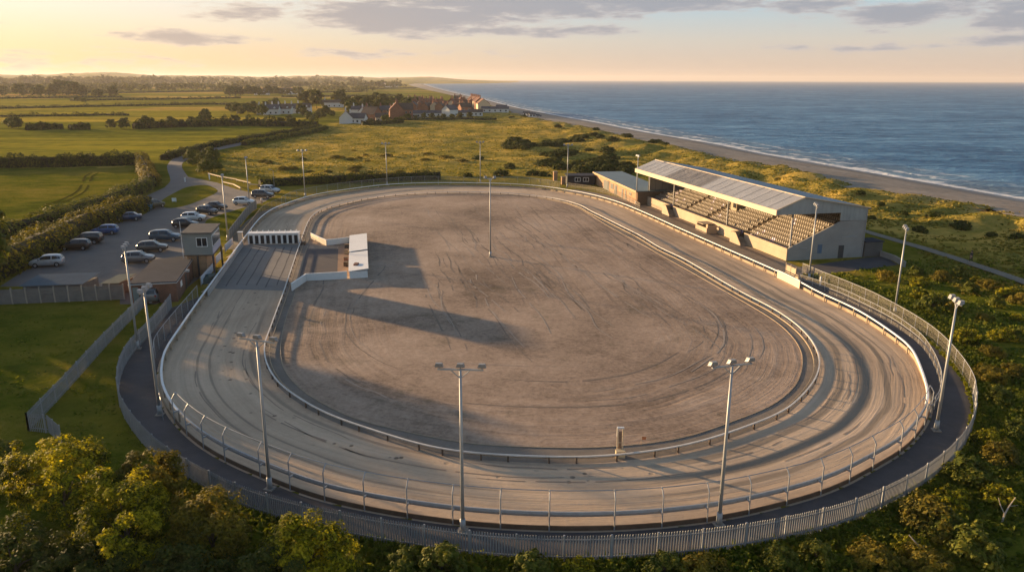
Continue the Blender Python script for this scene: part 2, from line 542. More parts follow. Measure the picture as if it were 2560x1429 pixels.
def sand_mat():
    m, n, p = new_mat('harrowed_sand')
    pos = n.pos()
    d = n.attr('rail_d')          # metres in from the outer rail
    inn = n.attr('inner')         # 1 inside the running rail
    px_, py_, _ = n.xyz(pos)[0:3]
    wob = n.math('MULTIPLY', n.math('SUBTRACT', n.noise(pos, 0.045, 3), 0.5), 2.2)
    dd = n.math('ADD', d, wob)
    lines = n.noise(n.comb(n.math('MULTIPLY', dd, 1.25), n.math('MULTIPLY', px_, 0.03), n.math('MULTIPLY', py_, 0.03)), 1.0, 5, 0.68)
    fine = n.noise(n.comb(n.math('MULTIPLY', dd, 5.0), n.math('MULTIPLY', px_, 0.10), n.math('MULTIPLY', py_, 0.10)), 1.0, 4, 0.6)
    blot = n.noise(pos, 0.055, 6, 0.6, 0.4)
    grit = n.noise(pos, 2.2, 6, 0.72)
    f = n.math('ADD', n.math('ADD', n.math('MULTIPLY', lines, 0.36), n.math('MULTIPLY', blot, 0.46)), n.math('ADD', n.math('MULTIPLY', fine, 0.12), n.math('MULTIPLY', grit, 0.16)))
    deep = n.ss(d, 32.0, 12.0)          # harrowing follows the rail only near it
    lin2 = n.math('ADD', n.math('MULTIPLY', n.math('SUBTRACT', lines, 0.5), deep), 0.5)
    g = n.math('ADD', n.math('ADD', n.math('MULTIPLY', lin2, 0.22), n.math('MULTIPLY', blot, 0.50)), n.math('ADD', n.math('MULTIPLY', n.noise(pos, 0.55, 7, 0.8), 0.28), n.math('MULTIPLY', n.math('SUBTRACT', grit, .25), 0.2)))
    track = n.ramp(f, [(0.37, (0.27, 0.195, 0.132)), (0.47, (0.42, 0.31, 0.216)), (0.57, (0.52, 0.39, 0.272)), (0.68, (0.64, 0.485, 0.345))])
    infield = n.ramp(g, [(0.42, (0.15, 0.106, 0.076)), (0.50, (0.26, 0.188, 0.136)), (0.57, (0.36, 0.262, 0.19)), (0.66, (0.47, 0.35, 0.26))])
    # damp harrow bands along the curve of the last bend
    bands = None
    for c0, hw in ((7.0, .45), (4.9, .75), (3.0, .38)):
        wv = n.math('ADD', d, n.math('MULTIPLY', n.math('SUBTRACT', n.noise(pos, 0.08, 3), 0.5), 1.0))
        q = n.ss(n.math('ABSOLUTE', n.math('SUBTRACT', wv, c0)), hw, hw * 0.45)
        bands = q if bands is None else n.math('MAXIMUM', bands, q)
    bands = n.math('MULTIPLY', bands, n.math('MULTIPLY', n.ss(px_, 4.0, 16.0), n.ss(py_, 140.0, 90.0)))
    track = n.mix(n.math('MULTIPLY', bands, 0.62), track, (0.125, 0.112, 0.092))
    # darker ruts on the near left bend
    rut = None
    for c0, hw in ((3.0, .16), (4.1, .14), (8.0, .3)):
        q = n.ss(n.math('ABSOLUTE', n.math('SUBTRACT', n.math('ADD', d, n.math('MULTIPLY', n.math('SUBTRACT', lines, .5), .5)), c0)), hw, hw * .3)
        rut = q if rut is None else n.math('MAXIMUM', rut, q)
    rut = n.math('MULTIPLY', rut, n.math('MULTIPLY', n.ss(px_, 10.0, -8.0), n.ss(py_, 92.0, 82.0)))
    track = n.mix(n.math('MULTIPLY', rut, 0.5), track, (0.13, 0.112, 0.09))
    # hoof and boot prints in the inner lane
    pr = n.voro(pos, 0.95, 'F1', 'Distance')
    foot = n.math('MULTIPLY', n.ss(pr, 0.23, 0.12), n.math('MULTIPLY', n.ss(n.math('ABSOLUTE', n.math('SUBTRACT', dd, 6.2)), 1.4, 0.7), n.ss(n.noise(pos, 0.11, 2), 0.40, 0.50)))
    foot = n.math('MULTIPLY', foot, n.ss(px_, 14.0, 4.0))
    track = n.mix(n.math('MULTIPLY', foot, 0.8), track, (0.08, 0.066, 0.052))
    # a few damp, weedy stains on the infield
    weed = n.math('MULTIPLY', n.ss(n.noise(pos, 0.16, 6, 0.7), 0.55, 0.70), n.ss(py_, 120.0, 95.0))
    infield = n.mix(n.math('MULTIPLY', weed, 0.5), infield, (0.085, 0.075, 0.045))
    # pale turned-up streaks that cross the infield the long way
    sk = n.noise(n.comb(n.math('MULTIPLY', n.math('ADD', px_, n.math('MULTIPLY', py_, 0.12)), 0.9), n.math('MULTIPLY', py_, 0.018), 0.0), 1.0, 5, 0.7)
    skm = n.math('MULTIPLY', n.ss(py_, 78.0, 100.0), n.ss(n.math('ADD', px_, n.math('MULTIPLY', blot, 24.0)), 2.0, 14.0))
    sk = n.math('ADD', n.math('MULTIPLY', n.math('SUBTRACT', sk, 0.5), skm), 0.5)
    infield = n.mix(n.math('MULTIPLY', n.ss(sk, 0.56, 0.68), 0.5), infield, (0.40, 0.315, 0.25))
    infield = n.mix(n.math('MULTIPLY', n.ss(sk, 0.44, 0.34), 0.5), infield, (0.12, 0.092, 0.073))
    col = n.mix(inn, track, infield)
    n.put(p.inputs['Base Color'], col)
    p.inputs['Roughness'].default_value = 0.95; p.inputs['Specular IOR Level'].default_value = 0.12
    hl = n.mix(inn, lines, lin2)
    fine = n.math('MULTIPLY', fine, n.math('SUBTRACT', 1.0, n.math('MULTIPLY', inn, 0.75)))
    hgt = n.math('ADD', n.math('ADD', n.math('MULTIPLY', hl, 0.8), n.math('MULTIPLY', fine, 0.2)), n.math('ADD', n.math('MULTIPLY', grit, 0.30), n.math('MULTIPLY', n.math('SUBTRACT', sk, foot), 0.5)))
    n.put(p.inputs['Normal'], n.bump(hgt, 0.5, 0.16))
    return m


def tarmac_mat(name, col, var=0.25, stain=(0.2, 0.17, 0.13), amt=0.35):
    m, n, p = new_mat(name)
    pos = n.pos()
    a = n.noise(pos, 0.18, 5, 0.6); b = n.noise(pos, 1.1, 5, 0.7); g = n.noise(pos, 9.0, 3, 0.7)
    f = n.math('ADD', n.math('MULTIPLY', a, .45), n.math('ADD', n.math('MULTIPLY', b, .35), n.math('MULTIPLY', g, .2)))
    c = n.ramp(f, [(0.33, tuple(q * (1 - var) for q in col)), (0.66, tuple(q * (1 + var) for q in col))])
    c = n.mix(n.math('MULTIPLY', n.ss(n.noise(pos, 0.33, 6, 0.68), 0.54, 0.70), amt), c, stain)
    n.put(p.inputs['Base Color'], c)
    p.inputs['Roughness'].default_value = 0.85; p.inputs['Specular IOR Level'].default_value = 0.3
    n.put(p.inputs['Normal'], n.bump(n.math('ADD', b, g), 0.25, 0.03))
    return m


def sea_mat():
    m, n, p = new_mat('sea_water')
    pos = n.pos()
    d = n.attr('off')      # metres out from the shore
    w1 = n.noise(n.scale(pos, (0.05, 0.11, 0)), 1.0, 6, 0.62, 0.6)
    w2 = n.noise(n.scale(pos, (0.22, 0.5, 0)), 1.0, 4, 0.6, 0.4)
    w0 = n.noise(n.scale(pos, (0.008, 0.022, 0)), 1.0, 4, 0.6)
    f = n.math('ADD', n.math('MULTIPLY', w1, 0.48), n.math('ADD', n.math('MULTIPLY', w2, 0.22), n.math('MULTIPLY', w0, 0.34)))
    blue = n.ramp(f, [(0.42, (0.023, 0.086, 0.181)), (0.49, (0.053, 0.156, 0.281)), (0.56, (0.098, 0.240, 0.388)), (0.64, (0.218, 0.384, 0.525))])  # pale end of the ramp puts glints on the ripples into the colour
    fr = n.noise(n.scale(pos, (0.10, 0.10, 0)), 1.0, 5, 0.65)
    dj = n.math('ADD', d, n.math('MULTIPLY', n.math('SUBTRACT', fr, 0.5), 22.0))
    shal = n.ss(dj, 40.0, 2.0)
    blue = n.mix(n.math('MULTIPLY', shal, 0.45), blue, (0.19, 0.21, 0.20))
    fo = None
    for c0, hw, s in ((1.5, 3.6, 1.0), (11.0, 2.2, .75), (22.0, 1.5, .5)):
        q = n.math('MULTIPLY', n.ss(n.math('ABSOLUTE', n.math('SUBTRACT', dj, c0)), hw, hw * 0.35), s)
        fo = q if fo is None else n.math('MAXIMUM', fo, q)
    fo = n.math('MULTIPLY', fo, n.ss(n.noise(n.scale(pos, (0.03, 0.03, 0)), 1.0, 4, 0.7), 0.40, 0.58))
    fo = n.math('MAXIMUM', fo, n.math('MULTIPLY', n.ss(n.math('ABSOLUTE', n.math('SUBTRACT', d, 1.0)), 2.4, 0.8), 0.85))
    col = n.mix(fo, blue, (0.78, 0.76, 0.73))
    n.put(p.inputs['Base Color'], col)
    p.inputs['Roughness'].default_value = 0.5; p.inputs['IOR'].default_value = 1.33
    p.inputs['Specular IOR Level'].default_value = 0.22
    n.put(p.inputs['Normal'], n.bump(f, 1.0, 6.0))
    return m


def beach_mat():
    m, n, p = new_mat('beach_sand')
    pos = n.pos()
    t = n.attr('down')
    a = n.noise(n.scale(pos, (1, 1, 0)), 0.05, 5, 0.6); b = n.noise(pos, 0.5, 5, 0.65)
    f = n.math('ADD', n.math('MULTIPLY', a, .55), n.math('MULTIPLY', b, .45))
    dry = n.ramp(f, [(0.36, (0.20, 0.155, 0.115)), (0.5, (0.30, 0.24, 0.18)), (0.64, (0.39, 0.32, 0.25))])
    wet = n.ramp(f, [(0.4, (0.11, 0.095, 0.08)), (0.6, (0.18, 0.155, 0.13))])
    tj = n.math('ADD', t, n.math('MULTIPLY', n.math('SUBTRACT', a, .5), .35))
    col = n.mix(n.ss(tj, .62, .86), dry, wet)
    col = n.mix(n.math('MULTIPLY', n.ss(n.math('ABSOLUTE', n.math('SUBTRACT', tj, .45)), .05, .01), n.math('MULTIPLY', n.ss(b, .5, .6), .6)), col, (.08, .065, .05))
    n.put(p.inputs['Base Color'], col)
    n.put(p.inputs['Roughness'], n.math('SUBTRACT', 0.95, n.math('MULTIPLY', n.ss(tj, .7, .9), .5)))
    p.inputs['Specular IOR Level'].default_value = 0.25
    n.put(p.inputs['Normal'], n.bump(b, .5, .3))
    return m


M_ground, M_sand, M_sea, M_beach = ground_mat(), sand_mat(), sea_mat(), beach_mat()
M_tarmac = tarmac_mat('car_park_tarmac', (0.145, 0.128, 0.115), .22, (0.17, 0.145, 0.12), .4)
M_road = tarmac_mat('road_tarmac', (0.14, 0.128, 0.122), .18, (0.2, 0.17, 0.14), .25)
M_walk = tarmac_mat('walkway_tarmac', (0.080, 0.072, 0.072), .3, (0.15, 0.115, 0.09), .5)
M_apron = tarmac_mat('apron_concrete', (0.21, 0.17, 0.135), .25, (0.13, 0.10, 0.08), .4)
M_pad = tarmac_mat('dark_pad', (0.075, 0.066, 0.068), .18, (0.14, 0.105, 0.09), .35)
M_rutd = tarmac_mat('damp_rut_sand', (0.20, 0.15, 0.11), .25, (0.27, 0.20, 0.15), .8)
M_rutp = tarmac_mat('pale_turned_sand', (0.33, 0.262, 0.205), .2, (0.22, 0.17, 0.13), .6)
M_start = tarmac_mat('start_matting', (0.20, 0.182, 0.165), .2, (0.14, 0.122, 0.105), .5)
M_lane = tarmac_mat('lane_groove', (0.085, 0.075, 0.07), .15, (0.1, 0.09, 0.08), .3)
M_path = tarmac_mat('track_path', (0.20, 0.165, 0.12), .22, (0.12, 0.1, 0.06), .5)
M_strip = tarmac_mat('inner_strip', (0.19, 0.16, 0.13), .3, (0.09, 0.075, 0.055), .5)

# ------------------------------------------------------------------ terrain
STAD = P(0, (280, 1100), (285, 900), (200, 830), (0, 790), (-200, 800), (-200, 690), (0, 640), (170, 590), (330, 500), (350, 470), (420, 450), (470, 435), (560, 440), (760, 468), (1000, 448), (1250, 446), (1390, 440), (1440, 430), (1600, 430), (1800, 490), (2230, 610), (2300, 690), (2480, 880), (2520, 1020), (2400, 1250), (2050, 1400), (1400, 1470), (700, 1330))
LAWN = P(0, (-900, 1100), (-900, 760), (0, 745), (300, 735), (400, 760), (420, 1000), (600, 1300), (1400, 1400), (2100, 1350), (2400, 1150), (2400, 950), (2200, 700), (2000, 640), (2140, 660), (2260, 660), (2560, 760), (2900, 1000), (2900, 2000), (-900, 2000))
MOWN = P(0, (-300, 425), (345, 418), (360, 475), (250, 510), (60, 560), (-300, 640))
ROADC = [(a + b) / 2 for a, b in zip(ROAD_L, ROAD_R)]


def terrain():
    az = np.radians(np.linspace(-62, 62, 380))
    rr = 22 * (16000 / 22) ** np.linspace(0, 1, 420)
    A, Rr = np.meshgrid(az, rr, indexing='ij')
    X, Y = np.sin(A) * Rr, np.cos(A) * Rr
    dd, sg = seg_dist(X, Y, DUNE)
    inl = dd * sg                     # positive = landward (line runs near to far, land on its left)
    ds, _ = seg_dist(X, Y, STAD, True); ins = inside(X, Y, STAD)
    ds[ins] = 0
    dr, _ = seg_dist(X, Y, ROADC)
    dm, _ = seg_dist(X, Y, MOWN, True); im = inside(X, Y, MOWN); dm[im] = 0
    il = inside(X, Y, LAWN)
    flat = np.minimum(np.clip((ds - 3) / 14, 0, 1), np.clip((dr - 5) / 10, 0, 1)) * np.where((dm < 8) | (X < -130), 0.2, 1.0)
    n1 = np.zeros(X.shape); n2 = np.zeros(X.shape); n3 = np.zeros(X.shape)
    nf = noise.noise
    for i in range(X.shape[0]):
        for j in range(X.shape[1]):
            x, y = X[i, j], Y[i, j]
            n1[i, j] = nf((x / 23, y / 17, 0))
            if y < 900: n2[i, j] = nf((x / 7, y / 5, 3.3))
            n3[i, j] = nf((x / 120, y / 90, 9.1))
    amp = np.where(Y < 480, 1.0, 0.5)
    Z = flat * amp * (0.75 * n1 + 0.65 * n2 + 0.6 * n3 * np.clip((ds - 20) / 80, 0, 1))
    dune = np.exp(-((inl - 16) / 15.0) ** 2) * np.clip((ds - 4) / 30, 0, 1)
    far = np.clip(Rr / 1500, 0, 1)
    Z += dune * (1.6 + 2.2 * n2 + 1.2 * n1) * (1 - far) * 0.75
    Z += np.exp(-((inl - 45) / 25.0) ** 2) * np.clip((ds - 10) / 30, 0, 1) * (0.4 + 1.1 * n1) * (1 - far)
    Z = np.where(inl < 6, np.minimum(Z, (inl - 2) * 0.28), Z)
    Z = np.maximum(Z, -9)
    # hills behind the plain
    hx = X / np.maximum(Y, 1)
    hill = np.clip((Rr - 4200) / 4500, 0, 1) * np.clip((0.02 - hx) / 0.35, 0, 1) ** 0.7
    Z += hill * (52 + 22 * n3 + 12 * np.array(np.sin(A * 23) + 0.6 * np.sin(A * 51 + 1)))
    hd = np.clip((Rr - 5000) / 3000, 0, 1) * np.clip(1 - np.abs(hx + 0.09) / 0.075, 0, 1)
    Z += hd * 26
    lush = np.where(il | (dm < 1) | (dr < 14), 1.0, 0.0) + np.where((ds < 6) & (~il), 0.7, 0)
    # green strip along the sea side path
    lush = np.clip(lush + np.clip((n1 + 0.1) * 2, 0, 0.6) * (inl < 70) * (Y < 140), 0, 1)
    lane = [at(330, 560), at(400, 478)] + ROADC + [at(900, 300), at(1300, 283)]
    dl, sl_ = seg_dist(X, Y, lane)
    field = np.clip((dl * sl_ - 4) / 8, 0, 1) * np.clip((Y - 150) / 20, 0, 1) * (dm > 4)
    field = np.maximum(field, np.clip((Y - 640) / 90, 0, 1) * np.clip((inl - 60) / 60, 0, 1))
    bare = np.clip(1 - np.abs(inl - 2) / 10, 0, 1)
    na, nr = X.shape
    V = np.stack([X.ravel(), Y.ravel(), Z.ravel()], 1)
    ii, jj = np.meshgrid(np.arange(na - 1), np.arange(nr - 1), indexing='ij')
    a = (ii * nr + jj).ravel()
    Q = np.stack([a, a + nr, a + nr + 1, a + 1], 1)
    me = mesh_np('ground', V, Q, M_ground, True)
    for nm, arr in (('lush', lush), ('field', field), ('bare', bare)):
        at_ = me.attributes.new(nm, 'FLOAT', 'POINT'); at_.data.foreach_set('value', arr.ravel().astype(np.float32))
    if me.polygons[0].normal.z < 0: me.flip_normals()
    tag(link('ground', me), kind='structure')
    return X, Y, Z


TX, TY, TZ = terrain()


def ground_z(x, y):
    """height of the terrain at x, y"""
    a = math.degrees(math.atan2(x, y)); r = math.hypot(x, y)
    i = (a + 62) / 124 * 379; j = math.log(max(r, 22.1) / 22) / math.log(16000 / 22) * 419
    i = min(max(i, 0), 378.999); j = min(max(j, 0), 418.999)
    i0, j0 = int(i), int(j); u, v = i - i0, j - j0
    return float((TZ[i0, j0] * (1 - v) + TZ[i0, j0 + 1] * v) * (1 - u) + (TZ[i0 + 1, j0] * (1 - v) + TZ[i0 + 1, j0 + 1] * v) * u)


def beach_and_sea():
    # beach: strips across from the dune foot to below the water line
    V, Q, T = [], [], []
    S = SHORE
    Dn = np.array([(p.x, p.y) for p in DUNE])
    K = 9
    for p in S:
        k = np.argmin((Dn[:, 0] - p.x) ** 2 + (Dn[:, 1] - p.y) ** 2)
        q = Vector((Dn[k][0], Dn[k][1], 0))
        e = (Vector((p.x, p.y, 0)) - q)
        for i in range(K):
            t = -0.25 + 1.5 * i / (K - 1)
            c = q + e * t
            zz = 0.25 - 0.25 * max(0, t + .25) + (SEA_Z) * max(0, t) ** 1.1
            V.append((c.x, c.y, zz)); T.append(t)
    for i in range(len(S) - 1):
        for k in range(K - 1):
            a = i * K + k
            Q.append((a, a + 1, a + K + 1, a + K))
    me = mesh_np('beach', V, Q, M_beach, True)
    at_ = me.attributes.new('down', 'FLOAT', 'POINT'); at_.data.foreach_set('value', np.array(T, dtype=np.float32))
    if sum(p.normal.z for p in me.polygons) < 0: me.flip_normals()
    tag(link('beach', me), kind='structure')
    # sea: offsets from the shore, then one sheet to the horizon
    V, Q, T = [], [], []
    offs = [-14, -4, 0, 3, 8, 14, 22, 32, 45, 65, 100]
    n = len(S)
    for i, p in enumerate(S):
        d = S[min(i + 1, n - 1)] - S[max(i - 1, 0)]
        s = Vector((d.y, -d.x, 0)); s.normalize()
        s = (s + Vector((0.25, 0.0, 0))).normalized()
        for o in offs:
            V.append((p.x + s.x * o, p.y + s.y * o, SEA_Z)); T.append(o)
    K = len(offs)
    for i in range(n - 1):
        for k in range(K - 1):
            a = i * K + k
            Q.append((a, a + 1, a + K + 1, a + K))
    b = len(V)
    fa = math.radians
    for i in range(n):
        x, y, _ = V[i * K + K - 1]
        t = i / (n - 1)
        ang = fa(64) * (1 - t) ** 3 + math.atan2(x, y) * (1 - (1 - t) ** 3)
        V.append((math.sin(ang) * 25000, math.cos(ang) * 25000, SEA_Z)); T.append(500)
    for i in range(n - 1):
        a = i * K + K - 1; c = (i + 1) * K + K - 1
        Q.append((a, b + i, b + i + 1, c))
    me = mesh_np('sea', V, Q, M_sea, False)
    at_ = me.attributes.new('off', 'FLOAT', 'POINT'); at_.data.foreach_set('value', np.array(T, dtype=np.float32))
    if sum(p.normal.z for p in me.polygons) < 0: me.flip_normals()
    tag(link('sea', me), kind='structure')


beach_and_sea()
# far headland where the coast swings out to sea
mb = MB()
hp = [at(940, 204.6), at(1000, 204.3), at(1060, 203.9), at(1110, 203.2), at(1150, 202.8)]
hh = [30, 40, 34, 20, 1]
for i in range(4):
    a, b = hp[i], hp[i + 1]
    back = Vector((0, 900, 0))
    mb.add([a + Vector((0, -400, -4)), b + Vector((0, -400, -4)), b + Vector((0, 0, hh[i + 1])), a + Vector((0, 0, hh[i])), b + back * 2 + Vector((0, 0, -4)), a + back * 2 + Vector((0, 0, -4))], [(0, 1, 2, 3), (3, 2, 4, 5)])
tag(mb.build('far_headland_hill', mat('headland_turf', (0.12, 0.11, 0.06), .95, .2, .01), smooth=False), kind='structure')

# ------------------------------------------------------------------ sand circuit
def sand_sheet():
    rp = RAIL
    xs = [p.x for p in rp]; ys = [p.y for p in rp]
    gx = np.arange(min(xs) - 3, max(xs) + 3, 0.8); gy = np.arange(min(ys) - 3, max(ys) + 3, 0.8)
    X, Y = np.meshgrid(gx, gy, indexing='ij')
    d, _ = seg_dist(X, Y, rp, True); ins = inside(X, Y, rp)
    sdist = np.where(ins, d, -d)
    di, _ = seg_dist(X, Y, INNER, True); ii_ = inside(X, Y, INNER)
    inner = np.clip(np.where(ii_, di, -di) * 1.0 + 0.5, 0, 1)
    keep = sdist > -1.3
    Z = np.full(X.shape, 0.012)
    ny = X.shape[1]
    V = np.stack([X.ravel(), Y.ravel(), Z.ravel()], 1)
    a, b = np.meshgrid(np.arange(X.shape[0] - 1), np.arange(ny - 1), indexing='ij')
    k = keep[:-1, :-1] & keep[1:, :-1] & keep[:-1, 1:] & keep[1:, 1:]
    a = (a * ny + b)[k]
    Q = np.stack([a, a + ny, a + ny + 1, a + 1], 1)
    me = mesh_np('sand_track_ground', V, Q, M_sand, True)
    for nm, arr in (('rail_d', sdist), ('inner', inner)):
        t = me.attributes.new(nm, 'FLOAT', 'POINT'); t.data.foreach_set('value', arr.ravel().astype(np.float32))
    if me.polygons[0].normal.z < 0: me.flip_normals()
    tag(link('sand_track_ground', me), kind='structure')


sand_sheet()


def ring(name, a, b, z, m, closed=True):
    """sheet between two lines with matching starts"""
    V = []; Q = []
    n = len(a)
    B = np.array([(p.x, p.y) for p in b])
    for p in a:
        k = np.argmin((B[:, 0] - p.x) ** 2 + (B[:, 1] - p.y) ** 2)
        V += [(p.x, p.y, z), (B[k][0], B[k][1], z)]
    for i in range(n if closed else n - 1):
        j = (i + 1) % n
        Q.append((2 * i, 2 * i + 1, 2 * j + 1, 2 * j))
    me = mesh_np(name, V, Q, m)
    if sum(p.normal.z for p in me.polygons) < 0: me.flip_normals()
    return tag(link(name, me), kind='structure')


def offset(path, d, closed=True):
    out = []; n = len(path)
    for i, p in enumerate(path):
        t = (path[(i + 1) % n] - path[i - 1]) if closed else (path[min(i + 1, n - 1)] - path[max(0, i - 1)])
        s = Vector((t.y, -t.x, 0)).normalized()
        out.append(p + s * d)
    return out


# orientation: which side of the rail is outside
_c = sum((p.x * q.y - q.x * p.y) for p, q in zip(RAIL, RAIL[1:] + RAIL[:1]))
OUT = 1.0 if _c > 0 else -1.0        # sideways sign that points outwards


def idx_near(path, p):
    return min(range(len(path)), key=lambda i: (path[i].x - p.x) ** 2 + (path[i].y - p.y) ** 2)


def piece(path, pa, pb):
    """stretch of a closed path from near pa on to near pb"""
    i, j = idx_near(path, pa), idx_near(path, pb)
    r = []
    k = i
    while True:
        r.append(path[k])
        if k == j: break
        k = (k + 1) % len(path)
    return r


RAIL_OUT = offset(RAIL, OUT * 0.55)
# dark walkway round the near bends, between guard rail and palisade
wk = [p.copy() for p in PAL]
_ro = piece(RAIL_OUT, at(2020, 716), at(505, 740))
sheet('walkway_path', wk + _ro, 0.024, M_walk)
# paved standing in front of the stand and the pale kerb strip behind the far rail
st_out = piece(RAIL, at(1420, 476), at(2040, 728))
ring('stand_apron_pavement', offset(st_out, OUT * 6.6, False), offset(st_out, OUT * 0.4, False), 0.020, M_apron, False)
fr_out = piece(RAIL, at(590, 622), at(1425, 476))
ring('rail_verge_path', offset(fr_out, OUT * 3.0, False), offset(fr_out, OUT * 0.4, False), 0.016, M_path, False)
ring('hare_rail_strip_path', FIELD, INNER, 0.020, M_strip)
sheet('car_park_road', PARK, 0.008, M_tarmac)
rr_ = ROAD_L + list(reversed(ROAD_R))
mbr = MB()
L_, R_ = spline(ROAD_L, False, 4), spline(ROAD_R, False, 4)
n_ = min(len(L_), len(R_))
L_ = resample(L_, 1e9) if False else [spline(ROAD_L, False, 1)[int(i * (len(spline(ROAD_L, False, 1)) - 1) / 79)] for i in range(80)]
_rs = spline(ROAD_R, False, 1)
R_ = [_rs[int(i * (len(_rs) - 1) / 79)] for i in range(80)]
mbr.add([Vector((p.x, p.y, 0.02)) for p in L_ + R_], [(i, 80 + i, 81 + i, i + 1) for i in range(79)])
o = mbr.build('lane_road', M_road)
M_rut = mat('wheel_rut', (.075, .07, .012), 1.0, .3, 1, spec=0.0)
mbt = MB()
for off in (0.0, 1.9):
    q_ = [Vector((p.x + off, p.y, .03)) for p in spline(P(0, (240, 428), (214, 440), (206, 458), (190, 480), (150, 500), (110, 512)), False, 2)]
    for p, q in zip(q_, q_[1:]):
        s_ = Vector((q - p).cross(Vector((0, 0, 1)))).normalized() * .28
        mbt.poly([p - s_, p + s_, q + s_, q - s_])
tag(mbt.build('wheel_track_path', M_rut), kind='structure'); tag(o, kind='structure')
if o.data.polygons[0].normal.z < 0: o.data.flip_normals()
sheet('grass_island_lawn', spline(P(0, (405, 501), (440, 480), (470, 467), (514, 463), (544, 477), (514, 495), (467, 513), (430, 520), (408, 517)), True, 1), 0.02, M_ground)
sheet('grass_verge_lawn', P(0, (517, 549), (617, 517), (600, 545), (572, 582), (552, 582), (505, 575)), 0.02, M_ground)
for nm in ('grass_island_lawn', 'grass_verge_lawn'):
    me = bpy.data.objects[nm].data
    t = me.attributes.new('lush', 'FLOAT', 'POINT'); t.data.foreach_set('value', [1.0] * len(me.vertices))
# start area, paddock yard
sheet('start_apron_pavement', P(0, (607, 612), (752, 611), (738, 640), (712, 727), (540, 722), (530, 715)), 0.03, M_start)
sheet('yard_path', P(0, (752, 611), (775, 612), (745, 697), (729, 724), (712, 727), (738, 640)), 0.032, M_apron)
sheet('yard_pad_pavement', P(0, (768, 622), (846, 622), (843, 690), (766, 694), (747, 700)), 0.036, M_pad)
sheet('yard_brick_path', P(0, (846, 618), (874, 614), (873, 690), (843, 692)), 0.040, mat('yard_brick', (0.27, 0.16, 0.10), .9, .25, 1.2))
# tyre ruts and harrow scrapes left on the sand
def ruts(name, m, specs, z):
    mb = MB()
    for pts, wd in specs:
        Q = spline(pts, False, .7)
        ph = R.random() * 9
        prev = None
        for i, p in enumerate(Q):
            d = Q[min(i + 1, len(Q) - 1)] - Q[max(i - 1, 0)]
            s = Vector((d.y, -d.x, 0)).normalized()
            t = i / max(1, len(Q) - 1)
            w_ = wd * (.25 + .75 * math.sin(math.pi * t) ** .5) * (.55 + .9 * abs(noise.noise((i * .35 + ph, ph, 0))))
            c = p + s * .12 * noise.noise((i * .2, ph, 3))
            cur = (Vector((c.x, c.y, z)) - s * w_, Vector((c.x, c.y, z)) + s * w_)
            if prev and noise.noise((i * .22, ph, 7)) > -.28: mb.poly([prev[0], prev[1], cur[1], cur[0]])
            prev = cur
    o = mb.build(name, m); tag(o, kind='structure')
    if sum(p.normal.z for p in o.data.polygons) < 0: o.data.flip_normals()


FP = FIELD
spd, spp = [], []
_fa, _fb = at(1240, 520), at(1330, 760)
for k in range(70):
    # along the length of the infield, right half and middle
    px, py = R.uniform(1040, 1560), R.uniform(505, 720)
    a = at(px, py)
    dirn = Vector((.24 + R.uniform(-.06, .06), -1, 0)).normalized()
    Lr = R.uniform(8, 34)
    pts = [a + dirn * Lr * t + Vector((dirn.y, -dirn.x, 0)) * R.uniform(-.5, .5) for t in (0, .25, .5, .75, 1)]
    if all(inside(np.array([q.x]), np.array([q.y]), FP)[0] for q in pts):
        wd = R.uniform(.06, .16)
        (spd if R.random() < .55 else spp).append((pts, wd))
        if R.random() < .4:
            (spd).append(([q + Vector((1.7, 0, 0)) for q in pts], wd))
for k in range(55):
    # round the near end, following the rail
    o_ = R.uniform(1.5, 17)
    i0 = R.randrange(len(FP)); ln = R.randrange(8, 34)
    c0 = sum(FP, Vector((0, 0, 0))) / len(FP)
    pts = []
    for t in range(5):
        p = FP[(i0 + int(ln * t / 4)) % len(FP)]
        pts.append(p + (c0 - p).normalized() * (o_ + R.uniform(-.4, .4)))
    if min(q.y for q in pts) < 92 and all(inside(np.array([q.x]), np.array([q.y]), FP)[0] for q in pts):
        (spd if R.random() < .6 else spp).append((pts, R.uniform(.05, .16)))
ruts('infield_ground_ruts', M_rutd, spd, .022)
ruts('infield_ground_scrapes', M_rutp, spp, .026)
spt = []
for k in range(46):
    o_ = R.uniform(.8, 7.8)
    i0 = R.randrange(len(RAIL)); ln = R.randrange(10, 40)
    pts = []
    Rr_ = offset(RAIL, -OUT * o_)
    for t in range(6): pts.append(Rr_[(i0 + int(ln * t / 5)) % len(RAIL)] + Vector((R.uniform(-.15, .15), R.uniform(-.15, .15), 0)))
    spt.append((pts, R.uniform(.04, .12)))
ruts('track_ground_ruts', tarmac_mat('track_rut_sand', (0.29, 0.215, 0.155), .2, (0.36, 0.27, 0.2), .8), spt, .026)
mbl = MB()
for i in range(6):
    t = (i + 1.0) / 7
    a = at(612, 616, .036).lerp(at(752, 615, .036), t); b = at(536, 718, .036).lerp(at(714, 722, .036), t)
    a, b = a.lerp(b, .02 + .03 * R.random()), a.lerp(b, .93 + .05 * R.random())
    q = []
    pts = []
    for k in range(9):
        c = a.lerp(b, k / 8); c.x += R.uniform(-.06, .06)
        pts.append((c, .06 + .05 * R.random()))
    for (c, ww), (d, w2) in zip(pts, pts[1:]):
        mbl.poly([c + Vector((-ww, 0, 0)), c + Vector((ww, 0, 0)), d + Vector((w2, 0, 0)), d + Vector((-w2, 0, 0))])
o = mbl.build('start_lane_pavement_lines', M_lane); tag(o, kind='structure')
sheet('stand_yard_pavement', P(0, (1990, 668), (2155, 645), (2210, 640), (2245, 662), (2100, 680), (2010, 690)), 0.012, M_walk)
